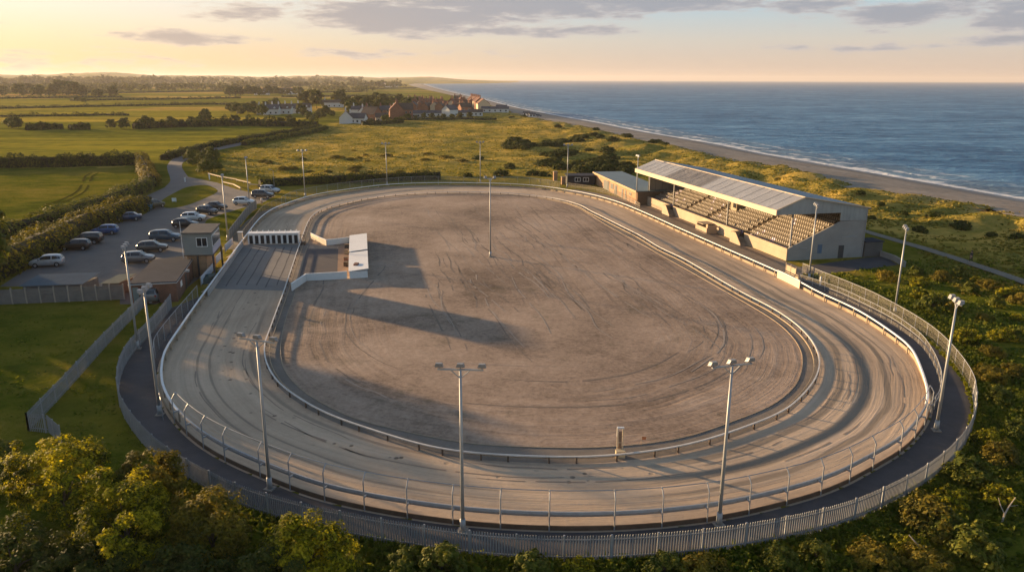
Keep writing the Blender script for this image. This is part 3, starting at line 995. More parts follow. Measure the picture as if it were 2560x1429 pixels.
# footpath through the dunes
pc = spline(P(0, (2150, 575), (2250, 604), (2350, 634), (2430, 660), (2560, 705), (2700, 760)), False, 2)
mbp = MB()
for p, q in zip(pc, pc[1:]):
    s = Vector((q - p).cross(Vector((0, 0, 1)))).normalized() * 1.0
    zs = [max(ground_z(v.x, v.y), 0) + 0.08 for v in (p - s, p + s, q + s, q - s)]
    mbp.poly([Vector((v.x, v.y, z)) for v, z in zip((p - s, p + s, q + s, q - s), zs)])
o = mbp.build('dune_path', M_path); tag(o, kind='structure')
for nm in ('start_lane_pavement_lines', 'dune_path'):
    me = bpy.data.objects[nm].data
    if sum(p.normal.z for p in me.polygons) < 0: me.flip_normals()
# the air
hz = bpy.data.materials.new('haze_air'); hz.use_nodes = True
hn = hz.node_tree; hn.nodes.remove(hn.nodes['Principled BSDF'])
pv = hn.nodes.new('ShaderNodeVolumePrincipled')
pv.inputs['Color'].default_value = (0.80, 0.77, 0.78, 1); pv.inputs['Density'].default_value = 6.5e-5; pv.inputs['Anisotropy'].default_value = 0.2
hn.links.new(pv.outputs[0], hn.nodes['Material Output'].inputs['Volume'])
mb = MB(); mb.box(-22000, 26000, -300, 25500, -11, 140)
USE_HAZE = True
if USE_HAZE: tag(mb.build('haze', hz), kind='stuff')
# ------------------------------------------------------------------ materials of built things
M_white = mat('white_paint', (0.80, 0.79, 0.76), .55, .12, 2.0)
M_galv = mat('galvanised_steel', (0.34, 0.35, 0.36), .5, .15, 3.0, metal=.35)
M_pal = mat('palisade_steel', (0.27, 0.28, 0.29), .55, .18, 2.0, metal=.2)
M_mast = mat('mast_steel', (0.36, 0.37, 0.37), .5, .12, 1.2, metal=.25)
M_dark = mat('dark_steel', (0.05, 0.05, 0.052), .5, .2, 4)
M_board = mat('weathered_board', (0.125, 0.085, 0.058), .9, .35, 2.2, bump=.2)
M_post = mat('pale_timber', (0.33, 0.26, 0.18), .85, .25, 3)
M_conc = mat('concrete', (0.32, 0.28, 0.23), .9, .16, 1.1, bump=.25, bscale=6)
M_concg = mat('grey_render', (0.30, 0.285, 0.26), .9, .13, .8, bump=.15, bscale=5)
M_glassd = mat('dark_glass', (0.02, 0.022, 0.026), .12, .2, 2, spec=.6)
M_lampw = mat('lamp_housing', (0.26, 0.265, 0.27), .5, .12, 5, metal=.2)
M_lampg = mat('lamp_glass', (0.10, 0.11, 0.12), .15, .2, 5, spec=.7)
M_whitewall = mat('whitewashed_wall', (0.66, 0.66, 0.64), .8, .10, 1.5)
M_roofw = mat('white_sheet_roof', (0.68, 0.68, 0.67), .55, .10, .9)
M_felt = mat('roof_felt', (0.052, 0.058, 0.072), .95, .22, .7, spec=.05)


def brick_mat(name, a, b, mortar, scale=1.0):
    m, n, p = new_mat(name)
    pos = n.obj()
    br = n.new('ShaderNodeTexBrick')
    x, y, z = n.xyz(pos)[0:3]
    n.put(br.inputs['Vector'], n.comb(n.math('ADD', x, y), z, 0.0))
    n.put(br.inputs['Color1'], a); n.put(br.inputs['Color2'], b); n.put(br.inputs['Mortar'], mortar)
    br.inputs['Scale'].default_value = scale
    br.inputs['Brick Width'].default_value = .45; br.inputs['Row Height'].default_value = .15; br.inputs['Mortar Size'].default_value = .012
    st = n.noise(n.pos(), .7, 4, .6)
    n.put(p.inputs['Base Color'], n.mix(1.0, br.outputs[0], n.ramp(st, [(.3, (.75, .75, .75)), (.7, (1.2, 1.15, 1.1))]), 'MULTIPLY'))
    p.inputs['Roughness'].default_value = .9
    return m


M_brick = brick_mat('red_brick', (0.20, 0.085, 0.05), (0.155, 0.065, 0.042), (0.2, 0.16, 0.13))
M_brickt = brick_mat('tan_brick', (0.40, 0.235, 0.125), (0.34, 0.19, 0.10), (0.36, 0.28, 0.2))


def sheet_mat(name, col, rough=.45, pitch=0.9, axis='Y', metal=.15, var=.14, depth=.06):
    """profiled metal sheet with dirt runs"""
    m, n, p = new_mat(name)
    pos = n.obj()
    x, y, z = n.xyz(pos)[0:3]
    wv = n.wave(pos, pitch * 1.57, 0, axis)
    big = n.noise(pos, .25, 4, .6)
    run = n.noise(n.scale(pos, (.15, 2.2, .3) if axis == 'Y' else (2.2, .15, .3)), 1.0, 4, .6)
    f = n.math('ADD', n.math('MULTIPLY', big, .5), n.math('MULTIPLY', run, .5))
    c = n.ramp(f, [(.35, tuple(q * (1 - var * 1.6) for q in col)), (.65, tuple(q * (1 + var) for q in col))])
    n.put(p.inputs['Base Color'], c)
    p.inputs['Roughness'].default_value = rough; p.inputs['Metallic'].default_value = metal
    n.put(p.inputs['Normal'], n.bump(wv, .6, depth))
    return m


def near_path(path, p, d=0.0):
    return path[idx_near(path, p)]


# ------------------------------------------------------------------ running rails
def straight_posts(path, step):
    n = max(1, round(len(path) / step))
    return [path[min(len(path) - 1, round(i * (len(path) - 1) / n))] for i in range(n + 1)]


# crash barrier with cranked catch-fence posts on the near bends
near_a, near_b = at(402, 1045), at(2306, 1100)
front = piece(RAIL, at(2330, 1040), at(420, 1065))
front = [Vector(p) for p in front]
cb = thing('crash_barrier', 'grey crash barrier with cranked posts and wire sweeping round the near bend', 'barrier', front[0])
mb = MB(); mb.ribbon(front, [(-.05 * OUT, .80), (.05 * OUT, .80), (.09 * OUT, .96), (.05 * OUT, 1.12), (-.05 * OUT, 1.12)])
mb.build('guard_rail', M_galv, cb, world=True)
mb = MB(); mb.ribbon(offset(front, OUT * .32, False), [(-.03, 0.0), (.03, 0.0), (.03, .34), (-.03, .34)])
mb.build('kick_board', M_board, cb, world=True)
top = offset(front, OUT * .06, False)
mb = MB(); mb.tube([p + Vector((0, 0, 2.62)) for p in top], .028, 5)
mb.build('top_rail', M_galv, cb, world=True)
mb = MB()
for h in (1.5, 1.9, 2.25): mb.tube([p + Vector((0, 0, h)) for p in offset(front, OUT * .40, False)[::2]], .007, 3)
mb.build('catch_wire', M_galv, cb, world=True)
fo = offset(front, OUT * .42, False)
tops = offset(front, OUT * .05, False)
step = 3.05
cnt = int(len(front) / step)
for i in range(cnt + 1):
    k = min(len(front) - 1, round(i * (len(front) - 1) / cnt))
    b, t = fo[k], tops[k]
    mb = MB()
    mb.tube([b, b + Vector((0, 0, 2.15)), b.lerp(t, .55) + Vector((0, 0, 2.48)), t + Vector((0, 0, 2.66))], .045, 6)
    mb.beam(b + Vector((0, 0, .98)), front[k] + Vector((0, 0, .98)), .09, .12)
    mb.build('cranked_post', M_galv, cb, world=True)

# white outer rail on the far bend, home straight and back straight
far_p = piece(RAIL, at(405, 1010), at(520, 716)) if False else None
loop = piece(RAIL, at(420, 1068), at(2332, 1036)) if idx_near(RAIL, at(420, 1068)) != idx_near(RAIL, at(2332, 1036)) else RAIL
orl = thing('outer_rail', 'long white running rail on low posts round the outside of the sand track', 'rail', loop[0])
mb = MB(); mb.ribbon(loop, [(-.09, .88), (.09, .88), (.11, .95), (.07, 1.01), (-.07, 1.01), (-.11, .95)])
mb.build('rail', M_white, orl, world=True)
mb = MB(); mb.ribbon(offset(loop, OUT * .25, False), [(-.05, 0), (.05, 0), (.05, .36), (-.05, .36)])
mb.build('sand_board', M_post, orl, world=True)
posts = straight_posts(loop, 3.2)
for p in posts[:99]:
    mb = MB(); q = p + Vector((0, 0, 0)); mb.box(q.x - .06, q.x + .06, q.y - .06, q.y + .06, 0, .87)
    mb.build('post', M_post, orl, world=True)

# inner hare rail
hr = thing('hare_rail', 'low pale hare rail on short posts round the sandy infield', 'rail', INNER[0])
mb = MB(); mb.ribbon(INNER, [(-.055, .50), (.055, .50), (.065, .60), (-.065, .60)], True)
mb.build('rail', mat('worn_cream_rail', (.62, .59, .54), .8, .22, 1.5), hr, world=True)
mb = MB(); mb.ribbon(offset(INNER, -OUT * .45), [(-.035, .14), (.035, .14), (.035, .26), (-.035, .26)], True)
mb.build('lower_rail', M_post, hr, world=True)
INP = straight_posts(INNER, 2.6)
for p in INP[:98]:
    mb = MB(); mb.box(p.x - .06, p.x + .06, p.y - .06, p.y + .06, 0, .51)
    mb.build('post', M_board, hr, world=True)
mb = MB()
for p in INP[98:]: mb.box(p.x - .06, p.x + .06, p.y - .06, p.y + .06, 0, .51)
if mb.v: tag(mb.build('post', M_board, hr, world=True), kind='stuff')
# edging boards of the infield
fk = thing('infield_kerb', 'thin pale timber edging between the hare rail and the infield sand', 'kerb', FIELD[0])
mb = MB(); mb.ribbon(FIELD, [(-.04, 0), (.04, 0), (.04, .07), (-.04, .07)], True)
mb.build('edging', M_post, fk, world=True)

# ------------------------------------------------------------------ palisade
def palisade(name, label, path, h, pitch, postd, matl, flatpanel=False, pale=.07):
    root = thing(name, label, 'fence', path[0])
    pts = resample(path, pitch)
    mb = MB()
    for i, p in enumerate(pts):
        d = (pts[min(i + 1, len(pts) - 1)] - pts[max(i - 1, 0)]); d.z = 0; d.normalize()
        if flatpanel:
            continue
        a, b = p - d * pale / 2, p + d * pale / 2
        s = Vector((d.y, -d.x, 0)) * .012
        hh = h + R.uniform(-.015, .015)
        mb.add([a - s, b - s, b - s + Vector((0, 0, hh - .07)), p - s + Vector((0, 0, hh)), a - s + Vector((0, 0, hh - .07)), a + s, b + s, b + s + Vector((0, 0, hh - .07)), p + s + Vector((0, 0, hh)), a + s + Vector((0, 0, hh - .07))],
               [(0, 1, 2, 3, 4), (9, 8, 7, 6, 5), (0, 5, 6, 1), (1, 6, 7, 2), (4, 9, 5, 0), (2, 7, 8, 3), (3, 8, 9, 4)])
    if flatpanel:
        mb.ribbon(pts, [(-.02, .03), (.02, .03), (.02, h), (-.02, h)])
    mb.build('pales' if not flatpanel else 'panel', matl, root, world=True)
    mb = MB()
    side = offset(pts, -.05, False)
    mb.ribbon(side, [(-.02, .30), (.02, .30), (.02, .37), (-.02, .37)])
    mb.ribbon(side, [(-.02, h - .34), (.02, h - .34), (.02, h - .27), (-.02, h - .27)])
    mb.build('cross_rail', matl, root, world=True)
    pp = resample(path, postd)
    for p in pp[:100]:
        mb = MB(); mb.box(p.x - .05, p.x + .05, p.y - .05, p.y + .05, 0, h + .03)
        mb.build('post', M_galv, root, world=True)
    return root


_ks = idx_near(PAL, [Vector((p.x, p.y, 0)) for p in P(1.75, (2440, 950))][0])
palisade('palisade_fence', 'long grey steel palisade fence curving round the near end of the stadium', PAL[:_ks + 1], 1.75, .165, 2.75, M_pal)
L2 = [Vector((p.x, p.y, 0)) for p in P(1.6, (355, 736), (260, 829), (157, 938), (64, 1032))]
palisade('palisade_fence', 'straight grey palisade fence cutting diagonally across the shaded grass on the left', resample(L2, 1.0), 1.6, .16, 3.0, M_pal)
L3 = [Vector((p.x, p.y, 0)) for p in P(1.6, (64, 1032), (116, 1036), (146, 1062))]
palisade('palisade_fence', 'short corner of grey palisade gate panels at the end of the diagonal fence', L3, 1.6, .16, 1.6, M_pal)
L4 = [Vector((p.x, p.y, 0)) for p in P(1.5, (640, 505), (622, 518), (597, 548), (572, 580))]
palisade('panel_fence', 'tall solid grey panel fence between the car park grass and the far bend', resample(spline(L4, False, 1), 1), 1.9, .3, 2.6, mat('grey_panel', (.22, .215, .19), .8, .15, 1), True)


def mesh_fence(name, label, path, h, postd, mesh_m, rail_m=M_galv, rails=(1.0,), mesh=True, pr=.03):
    root = thing(name, label, 'fence', path[0])
    if mesh:
        MBm = MB()
        n = len(path)
        for a in range(n - 1):
            p, q = path[a], path[a + 1]
            MBm.add([p + Vector((0, 0, .04)), q + Vector((0, 0, .04)), q + Vector((0, 0, h)), p + Vector((0, 0, h))], [(0, 1, 2, 3)])
        MBm.build('mesh_panel', mesh_m, root, world=True)
    mb = MB()
    for f in rails: mb.tube([p + Vector((0, 0, h * f)) for p in path], pr, 5)
    mb.build('rail', rail_m, root, world=True)
    for p in resample(path, postd)[:100]:
        mb = MB(); mb.tube([p, p + Vector((0, 0, h + .05))], pr * 1.2, 5)
        mb.build('post', rail_m, root, world=True)
    return root


def wire_mat(name, col, cover):
    """chain-link: wires as a lattice of opaque lines over clear gaps"""
    m, n, p = new_mat(name)
    x, y, z = n.xyz(n.pos())[0:3]
    s = n.math('ADD', x, y)
    g = None
    for sg in (1, -1):
        q = n.math('FRACT', n.math('MULTIPLY', n.math('ADD', s, n.math('MULTIPLY', z, float(sg))), 14.0))
        q = n.math('LESS_THAN', q, cover)
        g = q if g is None else n.math('MAXIMUM', g, q)
    n.put(p.inputs['Base Color'], col); n.put(p.inputs['Alpha'], g)
    p.inputs['Roughness'].default_value = .7
    return m


M_link = wire_mat('chain_link', (.22, .20, .17), .14)
M_linkd = wire_mat('rusty_chain_link', (.16, .115, .085), .20)


def gpath(z, *px):
    return resample(spline([Vector((p.x, p.y, 0)) for p in P(z, *px)], False, .5), .8)


mesh_fence('perimeter_mesh_fence', 'tall galvanised mesh fence on posts outside the right hand walkway', resample(PAL[_ks:], .8), 1.75, 2.75, M_link, M_galv, (1.0, .04))
mesh_fence('walkway_fence', 'galvanised mesh and rail fence beside the walkway below the grandstand', gpath(1.25, (2002, 686), (2094, 717), (2153, 743), (2216, 774), (2260, 801), (2305, 836), (2334, 877), (2349, 911), (2355, 941), (2348, 978), (2322, 1010)), 1.25, 2.3, M_link, M_galv, (1.0, .55))
mesh_fence('chain_link_fence', 'chain link fence on thin posts beside the left near bend', gpath(1.8, (492, 714), (400, 822), (383, 868), (386, 930), (402, 1000)), 1.8, 2.6, M_link)
mesh_fence('chain_link_fence', 'rusty brown mesh fence beside the white starting traps', gpath(1.8, (606, 577), (632, 545), (660, 513), (700, 495)), 1.8, 2.4, M_linkd, M_post)
mesh_fence('chain_link_fence', 'wire fence on pale posts along the verge of the far bend', gpath(1.8, (703, 493), (740, 476), (830, 460), (880, 454), (950, 447), (1020, 442), (1085, 440.5), (1177, 443.5), (1300, 442.5), (1400, 454)), 1.8, 3.6, M_link, M_galv)
mesh_fence('handrail_fence', 'low handrail fence in front of the tan brick annexe', gpath(1.2, (1420, 457), (1475, 465), (1525, 475), (1560, 487), (1600, 508)), 1.2, 2.6, M_link, M_post, (1.0, .5))


def close_board():
    a, b = at(-260, 772), at(312, 748)
    root = thing('board_fence', 'weathered grey concrete post and board fence below the car park', 'fence', a)
    d = (b - a); L = d.length; d.normalize()
    n = 16
    for i in range(n):
        p, q = a + d * (L * i / n + .09), a + d * (L * (i + 1) / n - .09)
        mb = MB()
        for k in range(5): mb.beam(p + Vector((0, 0, .19 + .375 * k)), q + Vector((0, 0, .19 + .375 * k)), .04, .36)
        mb.build('panel', M_boardg, root, world=True)
    for i in range(n + 1):
        p = a + d * (L * i / n)
        mb = MB(); mb.box(p.x - .08, p.x + .08, p.y - .08, p.y + .08, 0, 2.05); mb.build('post', M_conc, root, world=True)


M_boardg = mat('grey_boards', (.17, .155, .14), .9, .28, 1.3, bump=.2)
close_board()

# ------------------------------------------------------------------ light masts
def mast_parts(h, heads, bar):
    mb = MB(); mb.tube([(0, 0, 0), (0, 0, .9)], .19, 10, r1=.175); mb.tube([(0, 0, .9), (0, 0, h)], .125, 10, r1=.075)
    pole = mb.mesh('pole', M_mast, True)
    mb = MB(); mb.box(-.32, .32, -.32, .32, 0, .10); base = mb.mesh('base', M_conc)
    mb = MB(); mb.beam((-bar, 0, h), (bar, 0, h), .09, .09)
    for x in (-bar * .45, bar * .45): mb.beam((x, 0, h), (0, 0, h - .55), .05, .05)
    arm = mb.mesh('cross_arm', M_mast)
    return pole, base, arm


def head_meshes():
    mb = MB()
    mb.add([(-.30, -.16, .02), (.30, -.16, .02), (.30, .26, -.12), (-.30, .26, -.12), (-.21, -.20, .27), (.21, -.20, .27), (.23, .14, .24), (-.23, .14, .24)],
           [(3, 2, 1, 0), (4, 5, 6, 7), (0, 1, 5, 4), (1, 2, 6, 5), (2, 3, 7, 6), (3, 0, 4, 7)])
    mb.tube([(0, 0, -.14), (0, 0, .05)], .04, 6)
    hous = mb.mesh('lamp_head', M_lampw)
    mb = MB(); mb.add([(-.27, -.12, .0), (.27, -.12, .0), (.27, .25, -.13), (-.27, .25, -.13), (-.27, -.12, -.03), (.27, -.12, -.03), (.27, .25, -.16), (-.27, .25, -.16)],
                      [(0, 1, 2, 3), (7, 6, 5, 4), (0, 4, 5, 1), (1, 5, 6, 2), (2, 6, 7, 3), (3, 7, 4, 0)])
    return hous, mb.mesh('lamp_glass', M_lampg)


HM = head_meshes()
MAST = {}


def mast(px, py, label, h=10.7, heads=3, face=None, bar=1.35, z0=0.0):
    p = at(px, py, z0)
    key = (h, heads, bar)
    if key not in MAST: MAST[key] = mast_parts(h, heads, bar)
    c = Vector((2, 108, 0))
    d = (Vector(face) if face else c - p)
    rz = math.atan2(d.y, d.x) - math.pi / 2
    t = thing('floodlight_mast', label, 'floodlight', p, rz, 'floodlight masts round the track')
    for nm, me in zip(('pole', 'base', 'cross_arm'), MAST[key]): link(nm, me, t)
    for i in range(heads):
        x = (i / (heads - 1) - .5) * 2 * bar if heads > 1 else 0
        o = link('lamp_head', HM[0], t); o.scale = (.84, .84, .84); o.location = (x * .93, .05, h + .16)
        link('lamp_glass', HM[1], o)
    return t


mast(1157, 1328, 'floodlight mast standing alone at the middle of the near bend, beside the palisade', face=(0.05, 1, 0))
mast(675, 1222, 'floodlight mast rising among the left near bend above the yellow bushes', face=(.35, 1, 0))
mast(1797, 1312, 'floodlight mast on the right of the near bend with its lamps over the infield', face=(-.3, 1, 0))
mast(400, 1037, 'floodlight mast on the left walkway with lamps seen edge on', face=(1, .1, 0), bar=1.0)
mast(345, 872, 'floodlight mast inside the palisade bend beside the brick building', face=(1, .3, 0), bar=1.1)
mast(2340, 1076, 'floodlight mast on the dark walkway at the right bend', face=(-1, .15, 0), bar=.9)
mast(2236, 785, 'floodlight mast behind the walkway fence in front of the dune grass', face=(-1, .35, 0), h=10.3, bar=1.1)
mast(2022, 699, 'floodlight mast beside the end wall of the grandstand', face=(-1, .2, 0), h=10.4, bar=1.0)
mast(1226, 642, 'floodlight mast standing alone in the middle of the infield', h=12.3, heads=2, face=(.1, -1, 0), bar=.75)
mast(570, 600, 'floodlight mast behind the judges box at the car park edge', h=11.0, face=(1, .2, 0), heads=2, bar=.45)
mast(624, 512, 'floodlight mast beside the parked white hatchback', h=10.2, heads=2, face=(1, 0, 0), bar=.45)
mast(763, 492, 'floodlight mast at the left start of the far bend', face=(.4, -1, 0), bar=1.0)
mast(968, 463, 'floodlight mast left of centre behind the far bend', face=(.1, -1, 0), bar=.95)
mast(1201, 457, 'floodlight mast right of centre behind the far bend', face=(0, -1, 0), bar=.95)
mast(1418, 468, 'floodlight mast beside the dark hut at the far right bend', face=(-.3, -1, 0), bar=1.1)
mast(1590, 512, 'floodlight mast between the tan annexe and the grandstand', face=(-1, -.2, 0), bar=.7)
p = at(686, 470)
t = thing('street_lamp', 'short thin lamp post on the grass beyond the parked cars', 'lamp post', p)
mb = MB(); mb.tube([(0, 0, 0), (0, 0, 4.4), (-.5, 0, 4.7)], .05, 6); mb.build('pole', M_mast, t)
mb = MB(); mb.box(-1.1, -.5, -.12, .12, 4.66, 4.76); mb.build('lamp_head', M_lampw, t)

# ------------------------------------------------------------------ grandstand (x back from the track, y along it)
def grandstand():
    A0, B0 = at(1965, 652), at(1612, 510)
    u = (B0 - A0); L = u.length; u.normalize()
    rz = math.atan2(u.y, u.x) - math.pi / 2
    g = thing('grandstand', 'long concrete grandstand with pitched metal roof and rows of pale seats', 'grandstand', A0, rz)
    Mi = (Matrix.Translation(A0) @ Matrix.Rotation(rz, 4, 'Z')).inverted()
    loc = lambda px, py, z=0: Mi @ at(px, py, z)
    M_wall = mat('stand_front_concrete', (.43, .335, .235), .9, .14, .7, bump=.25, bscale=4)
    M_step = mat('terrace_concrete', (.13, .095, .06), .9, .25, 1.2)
    M_roof = sheet_mat('pale_roof_sheet', (.33, .335, .35), .5, 1.0, 'Y', .1, .10)
    M_roof2 = sheet_mat('worn_roof_sheet', (.19, .18, .175), .55, 1.3, 'Y', .1, .28)
    M_roofb = sheet_mat('blue_grey_roof_sheet', (.20, .255, .29), .5, 1.0, 'Y', .1, .10)
    M_clad = sheet_mat('grey_green_cladding', (.33, .355, .35), .55, 1.6, 'X', .05, .16)
    M_steel = mat('stand_steel', (.20, .20, .20), .5, .15, 2)
    M_steel2 = mat('seam_steel', (.31, .315, .325), .6, .15, 2)
    M_fas = mat('cream_fascia', (.52, .42, .30), .7, .12, .8)
    HW = 1.85
    # front wall in lengths between the two stair mouths
    s1, s2 = loc(1672, 535).y, loc(1842, 605).y
    gaps = sorted([s1 - .6, s2 - .6])
    ys = [0.02, gaps[0] - .9, gaps[0] + .9, gaps[1] - .9, gaps[1] + .9, L]
    for a, b in ((0, 1), (2, 3), (4, 5)):
        mb = MB(); mb.box(0, .24, ys[a], ys[b], 0, HW); mb.box(-.05, .29, ys[a], ys[b], HW, HW + .08)
        mb.box(-.03, 0, ys[a] + .2, ys[b] - .2, 1.12, 1.18)
        mb.build('front_wall', M_wall, g)
    n = 13
    x0, z0, x1, z1 = .26, 1.05, 12.0, 6.55
    prof = [(x0, -.2), (x0, z0)]
    dx, dz = (x1 - x0) / n, (z1 - z0) / n
    for i in range(n):
        prof += [(x0 + dx * (i + 1), z0 + dz * i), (x0 + dx * (i + 1), z0 + dz * (i + 1))]
    prof += [(13.0, z1), (13.0, -.2)]
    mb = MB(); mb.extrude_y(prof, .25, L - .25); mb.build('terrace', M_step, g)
    # stair mouths
    for gy in gaps:
        st = MB()
        st.box(-1.4, 0, gy - .8, gy + .9, 0, 1.06)
        for k in range(5): st.box(-1.4, -.02, gy - .8 - (k + 1) * .32, gy - .8 - k * .32 - .002, 0, 1.06 - .2 * (k + 1) + .02)
        st.build('stair', M_conc, g)
        w_ = MB()
        prof = [(gy + 1.1, 0), (gy + 1.1, 1.5), (gy + .4, 2.0), (gy - .7, 2.0), (gy - 2.5, .35), (gy - 2.5, 0)]
        w_.add([(-1.54, y, z) for y, z in prof] + [(-1.41, y, z) for y, z in prof], [(0, 1, 2, 3, 4, 5), (11, 10, 9, 8, 7, 6)] + [(i, (i + 1) % 6, 6 + (i + 1) % 6, 6 + i) for i in range(6)])
        w_.build('stair_wall', M_wall, g)
        w_ = MB(); w_.box(-1.41, 0, gy + .95, gy + 1.1, 0, 1.9); w_.build('stair_wall', M_wall, g)
    # dugout box between the stairs
    dq = loc(1742, 585)
    mb = MB(); mb.box(-2.3, -2.15, dq.y - .3, dq.y + 4.2, 0, 1.05); mb.box(-2.15, -.3, dq.y - .3, dq.y - .15, 0, 1.5); mb.box(-2.3, -.06, dq.y + 1.2, dq.y + 4.0, 1.45, 1.55); mb.box(-2.15, -.3, dq.y + 3.9, dq.y + 4.05, 0, 1.45)
    mb.build('dugout', M_wall, g)
    # end walls
    for nm, y0, y1, lab in (('end_wall', 0.0, .24, None), ('end_wall', L - .24, L, None)):
        mb = MB(); mb.extrude_y([(.25, 0), (13.4, 0), (13.4, 5.95), (8.8, 5.85), (.25, 2.0)], y0, y1)
        mb.build(nm, M_concg, g)
    for y0, y1 in ((-.05, .10), (L - .10, L + .05)):
        mb = MB(); mb.extrude_y([(-2.35, 7.25), (8.7, 7.25), (8.7, 5.95), (13.45, 5.95), (13.45, 7.8), (2.15, 9.68), (-2.35, 7.93)], y0, y1)
        mb.build('gable_cladding', M_clad, g)
    mb = MB(); mb.box(.5, 8.0, L - .3, L - .24, 3.0, 7.25)
    mb.build('wind_screen', mat('cloudy_screen', (.34, .33, .30), .4, .12, 1), g)
    mb = MB()
    for x in (.6, 2.2, 3.8, 5.4, 7.0): mb.box(x, x + .08, L - .36, L - .3, 2.2, 7.2)
    mb.build('screen_post', M_steel, g)
    mb = MB(); mb.box(13.15, 13.38, .26, L - .26, 0, 7.75); mb.build('back_wall', mat('warm_back_wall', (.36, .24, .13), .9, .2, .6), g)
    # roof
    def slab(xa, za, xb, zb, y0, y1, t=.12):
        m_ = MB(); m_.add([(xa, y0, za), (xb, y0, zb), (xb, y1, zb), (xa, y1, za), (xa, y0, za - t), (xb, y0, zb - t), (xb, y1, zb - t), (xa, y1, za - t)],
                          [(0, 1, 2, 3), (7, 6, 5, 4), (0, 4, 5, 1), (1, 5, 6, 2), (2, 6, 7, 3), (3, 7, 4, 0)])
        return m_
    ya, yb = -.25, L + .25
    c1, c2 = L * .455, L * .73
    for y0, y1, m_ in ((ya, c1, M_roof), (c1, c2, M_roof2), (c2, yb, M_roof)):
        o = slab(-2.55, 8.0, 2.1, 9.86, y0, y1 - .004).build('roof_sheet', m_, g)
        if m_ is M_roof2: o['label'] = 'darker worn strip of roof sheeting'
    slab(2.12, 9.86, 13.7, 7.88, ya, yb).build('roof_sheet', M_roofb, g)
    mb = MB()
    for i in range(1, 20):
        y = ya + (yb - ya) * i / 20
        mb.beam((-2.5, y, 8.035), (2.0, y, 9.85), .05, .035)
    mb.build('roof_seam', M_steel2, g)
    mb = MB(); mb.box(13.62, 13.80, ya, yb, 7.62, 7.80); mb.build('gutter', M_steel, g)
    mb = MB(); mb.tube([(13.3, -.12, 7.6), (13.3, -.12, 0)], .06, 6); mb.build('downpipe', M_galv, g)
    mb = MB(); mb.box(2.02, 2.22, ya - .02, yb + .02, 9.83, 9.93); mb.build('ridge_cap', M_fas, g)
    mb = MB(); mb.box(-2.62, -2.45, ya, yb, 7.20, 8.04); mb.build('fascia', M_fas, g)
    mb = MB(); mb.beam((-2.55, ya - .03, 8.0), (2.1, ya - .03, 9.86), .08, .22); mb.beam((2.1, ya - .03, 9.86), (13.7, ya - .03, 7.88), .08, .16); mb.build('barge_board', M_fas, g)
    mb = MB()
    for i in range(11):
        y = .6 + (L - 1.2) * i / 10
        mb.beam((-2.4, y, 7.45), (2.1, y, 9.45), .12, .3); mb.beam((2.1, y, 9.45), (13.1, y, 7.5), .12, .3)
    mb.build('rafters', M_steel, g)
    for px, py in ((1621, 488), (1709, 523), (1844, 574), (1985, 642)):
        q = loc(px, py, .9)
        x, y = .75, min(max(q.y, .5), L - .6)
        mb = MB(); mb.box(x - .11, x + .11, y - .11, y + .11, .6, 8.95); mb.build('roof_post', M_steel, g)
    # doors and fittings of the end wall
    def epx(px, py):
        d = (Mi.to_3x3() @ ray(px, py)); o_ = Mi @ Vector((0, 0, CH))
        k = -o_.y / d.y
        return o_ + d * k
    a, b = epx(2096, 622), epx(2112, 652)
    mb = MB(); mb.box(a.x, a.x + .95, -.03, -.004, 0.02, 2.05); mb.build('door', M_dark, g)
    a = epx(2043, 626)
    mb = MB(); mb.box(a.x, a.x + .8, -.03, -.004, .95, 2.35); mb.build('shutter', mat('blue_shutter', (.10, .15, .22), .6, .15, 2), g)
    mb = MB(); mb.box(a.x - .1, a.x + .9, -.14, -.004, 2.38, 2.44); mb.box(9.4, 12.0, -.07, -.004, 3.35, 3.43); mb.box(2.2, 3.4, -.07, -.004, 1.9, 1.97); mb.build('pipe', M_galv, g)
    pb = loc(1823, 515, 4.2)
    mb = MB(); mb.box(5.2, 7.2, pb.y - 1.1, pb.y + 1.1, 3.2, 5.0); mb.build('press_box', mat('press_box_board', (.36, .29, .20), .8, .15, 1), g)
    mb = MB(); mb.box(5.17, 5.197, pb.y - .95, pb.y + .2, 3.9, 4.75); mb.build('press_window', M_glassd, g)
    # seats
    M_seat = mat('cream_seat', (.27, .235, .19), .8, .12, 2); M_seatp = mat('purple_seat', (.30, .24, .36), .5, .15, 2)
    mbs = MB()
    mbs.box(.02, .40, -.18, .18, .34, .39); mbs.add([(.36, -.18, .38), (.36, .18, .38), (.45, .15, .74), (.45, -.15, .74), (.40, -.18, .38), (.40, .18, .38), (.49, .15, .74), (.49, -.15, .74)],
                                                    [(0, 1, 2, 3), (7, 6, 5, 4), (0, 4, 5, 1), (1, 5, 6, 2), (2, 6, 7, 3), (3, 7, 4, 0)])
    mbs.box(.16, .24, -.05, .05, 0, .34)
    sv, sf = list(mbs.v), list(mbs.f)
    me1, me2 = mbs.mesh('seat', M_seat), mbs.mesh('seat', M_seatp)
    ais = [loc(1708, 521, 1.85).y, loc(1771, 541, 1.85).y, loc(1862, 578, 1.85).y, L * .02]
    rest = {0: MB(), 1: MB()}
    k = 0
    cells = []
    for r in range(n):
        y = .9
        while y < L - .7:
            if all(abs(y - q) > .75 for q in ais) and not (r >= 5 and r <= 7 and abs(y - pb.y) < 1.6) and not (r == 0 and any(abs(y - q) < 1.4 for q in gaps)):
                cells.append((y + r * .6, r, y))
            y += .58
    cells.sort()
    for _, r, y in cells:
        xx, zz = x0 + dx * r + .30, z0 + dz * r
        pur = 1 if (r == 0 or R.random() < .03) else 0
        if k < 100:
            o = link('seat', me2 if pur else me1, g); o.location = (xx, y, zz)
            k += 1
        else:
            rest[pur].add([(xx + a, y + b, zz + c) for a, b, c in sv], sf)
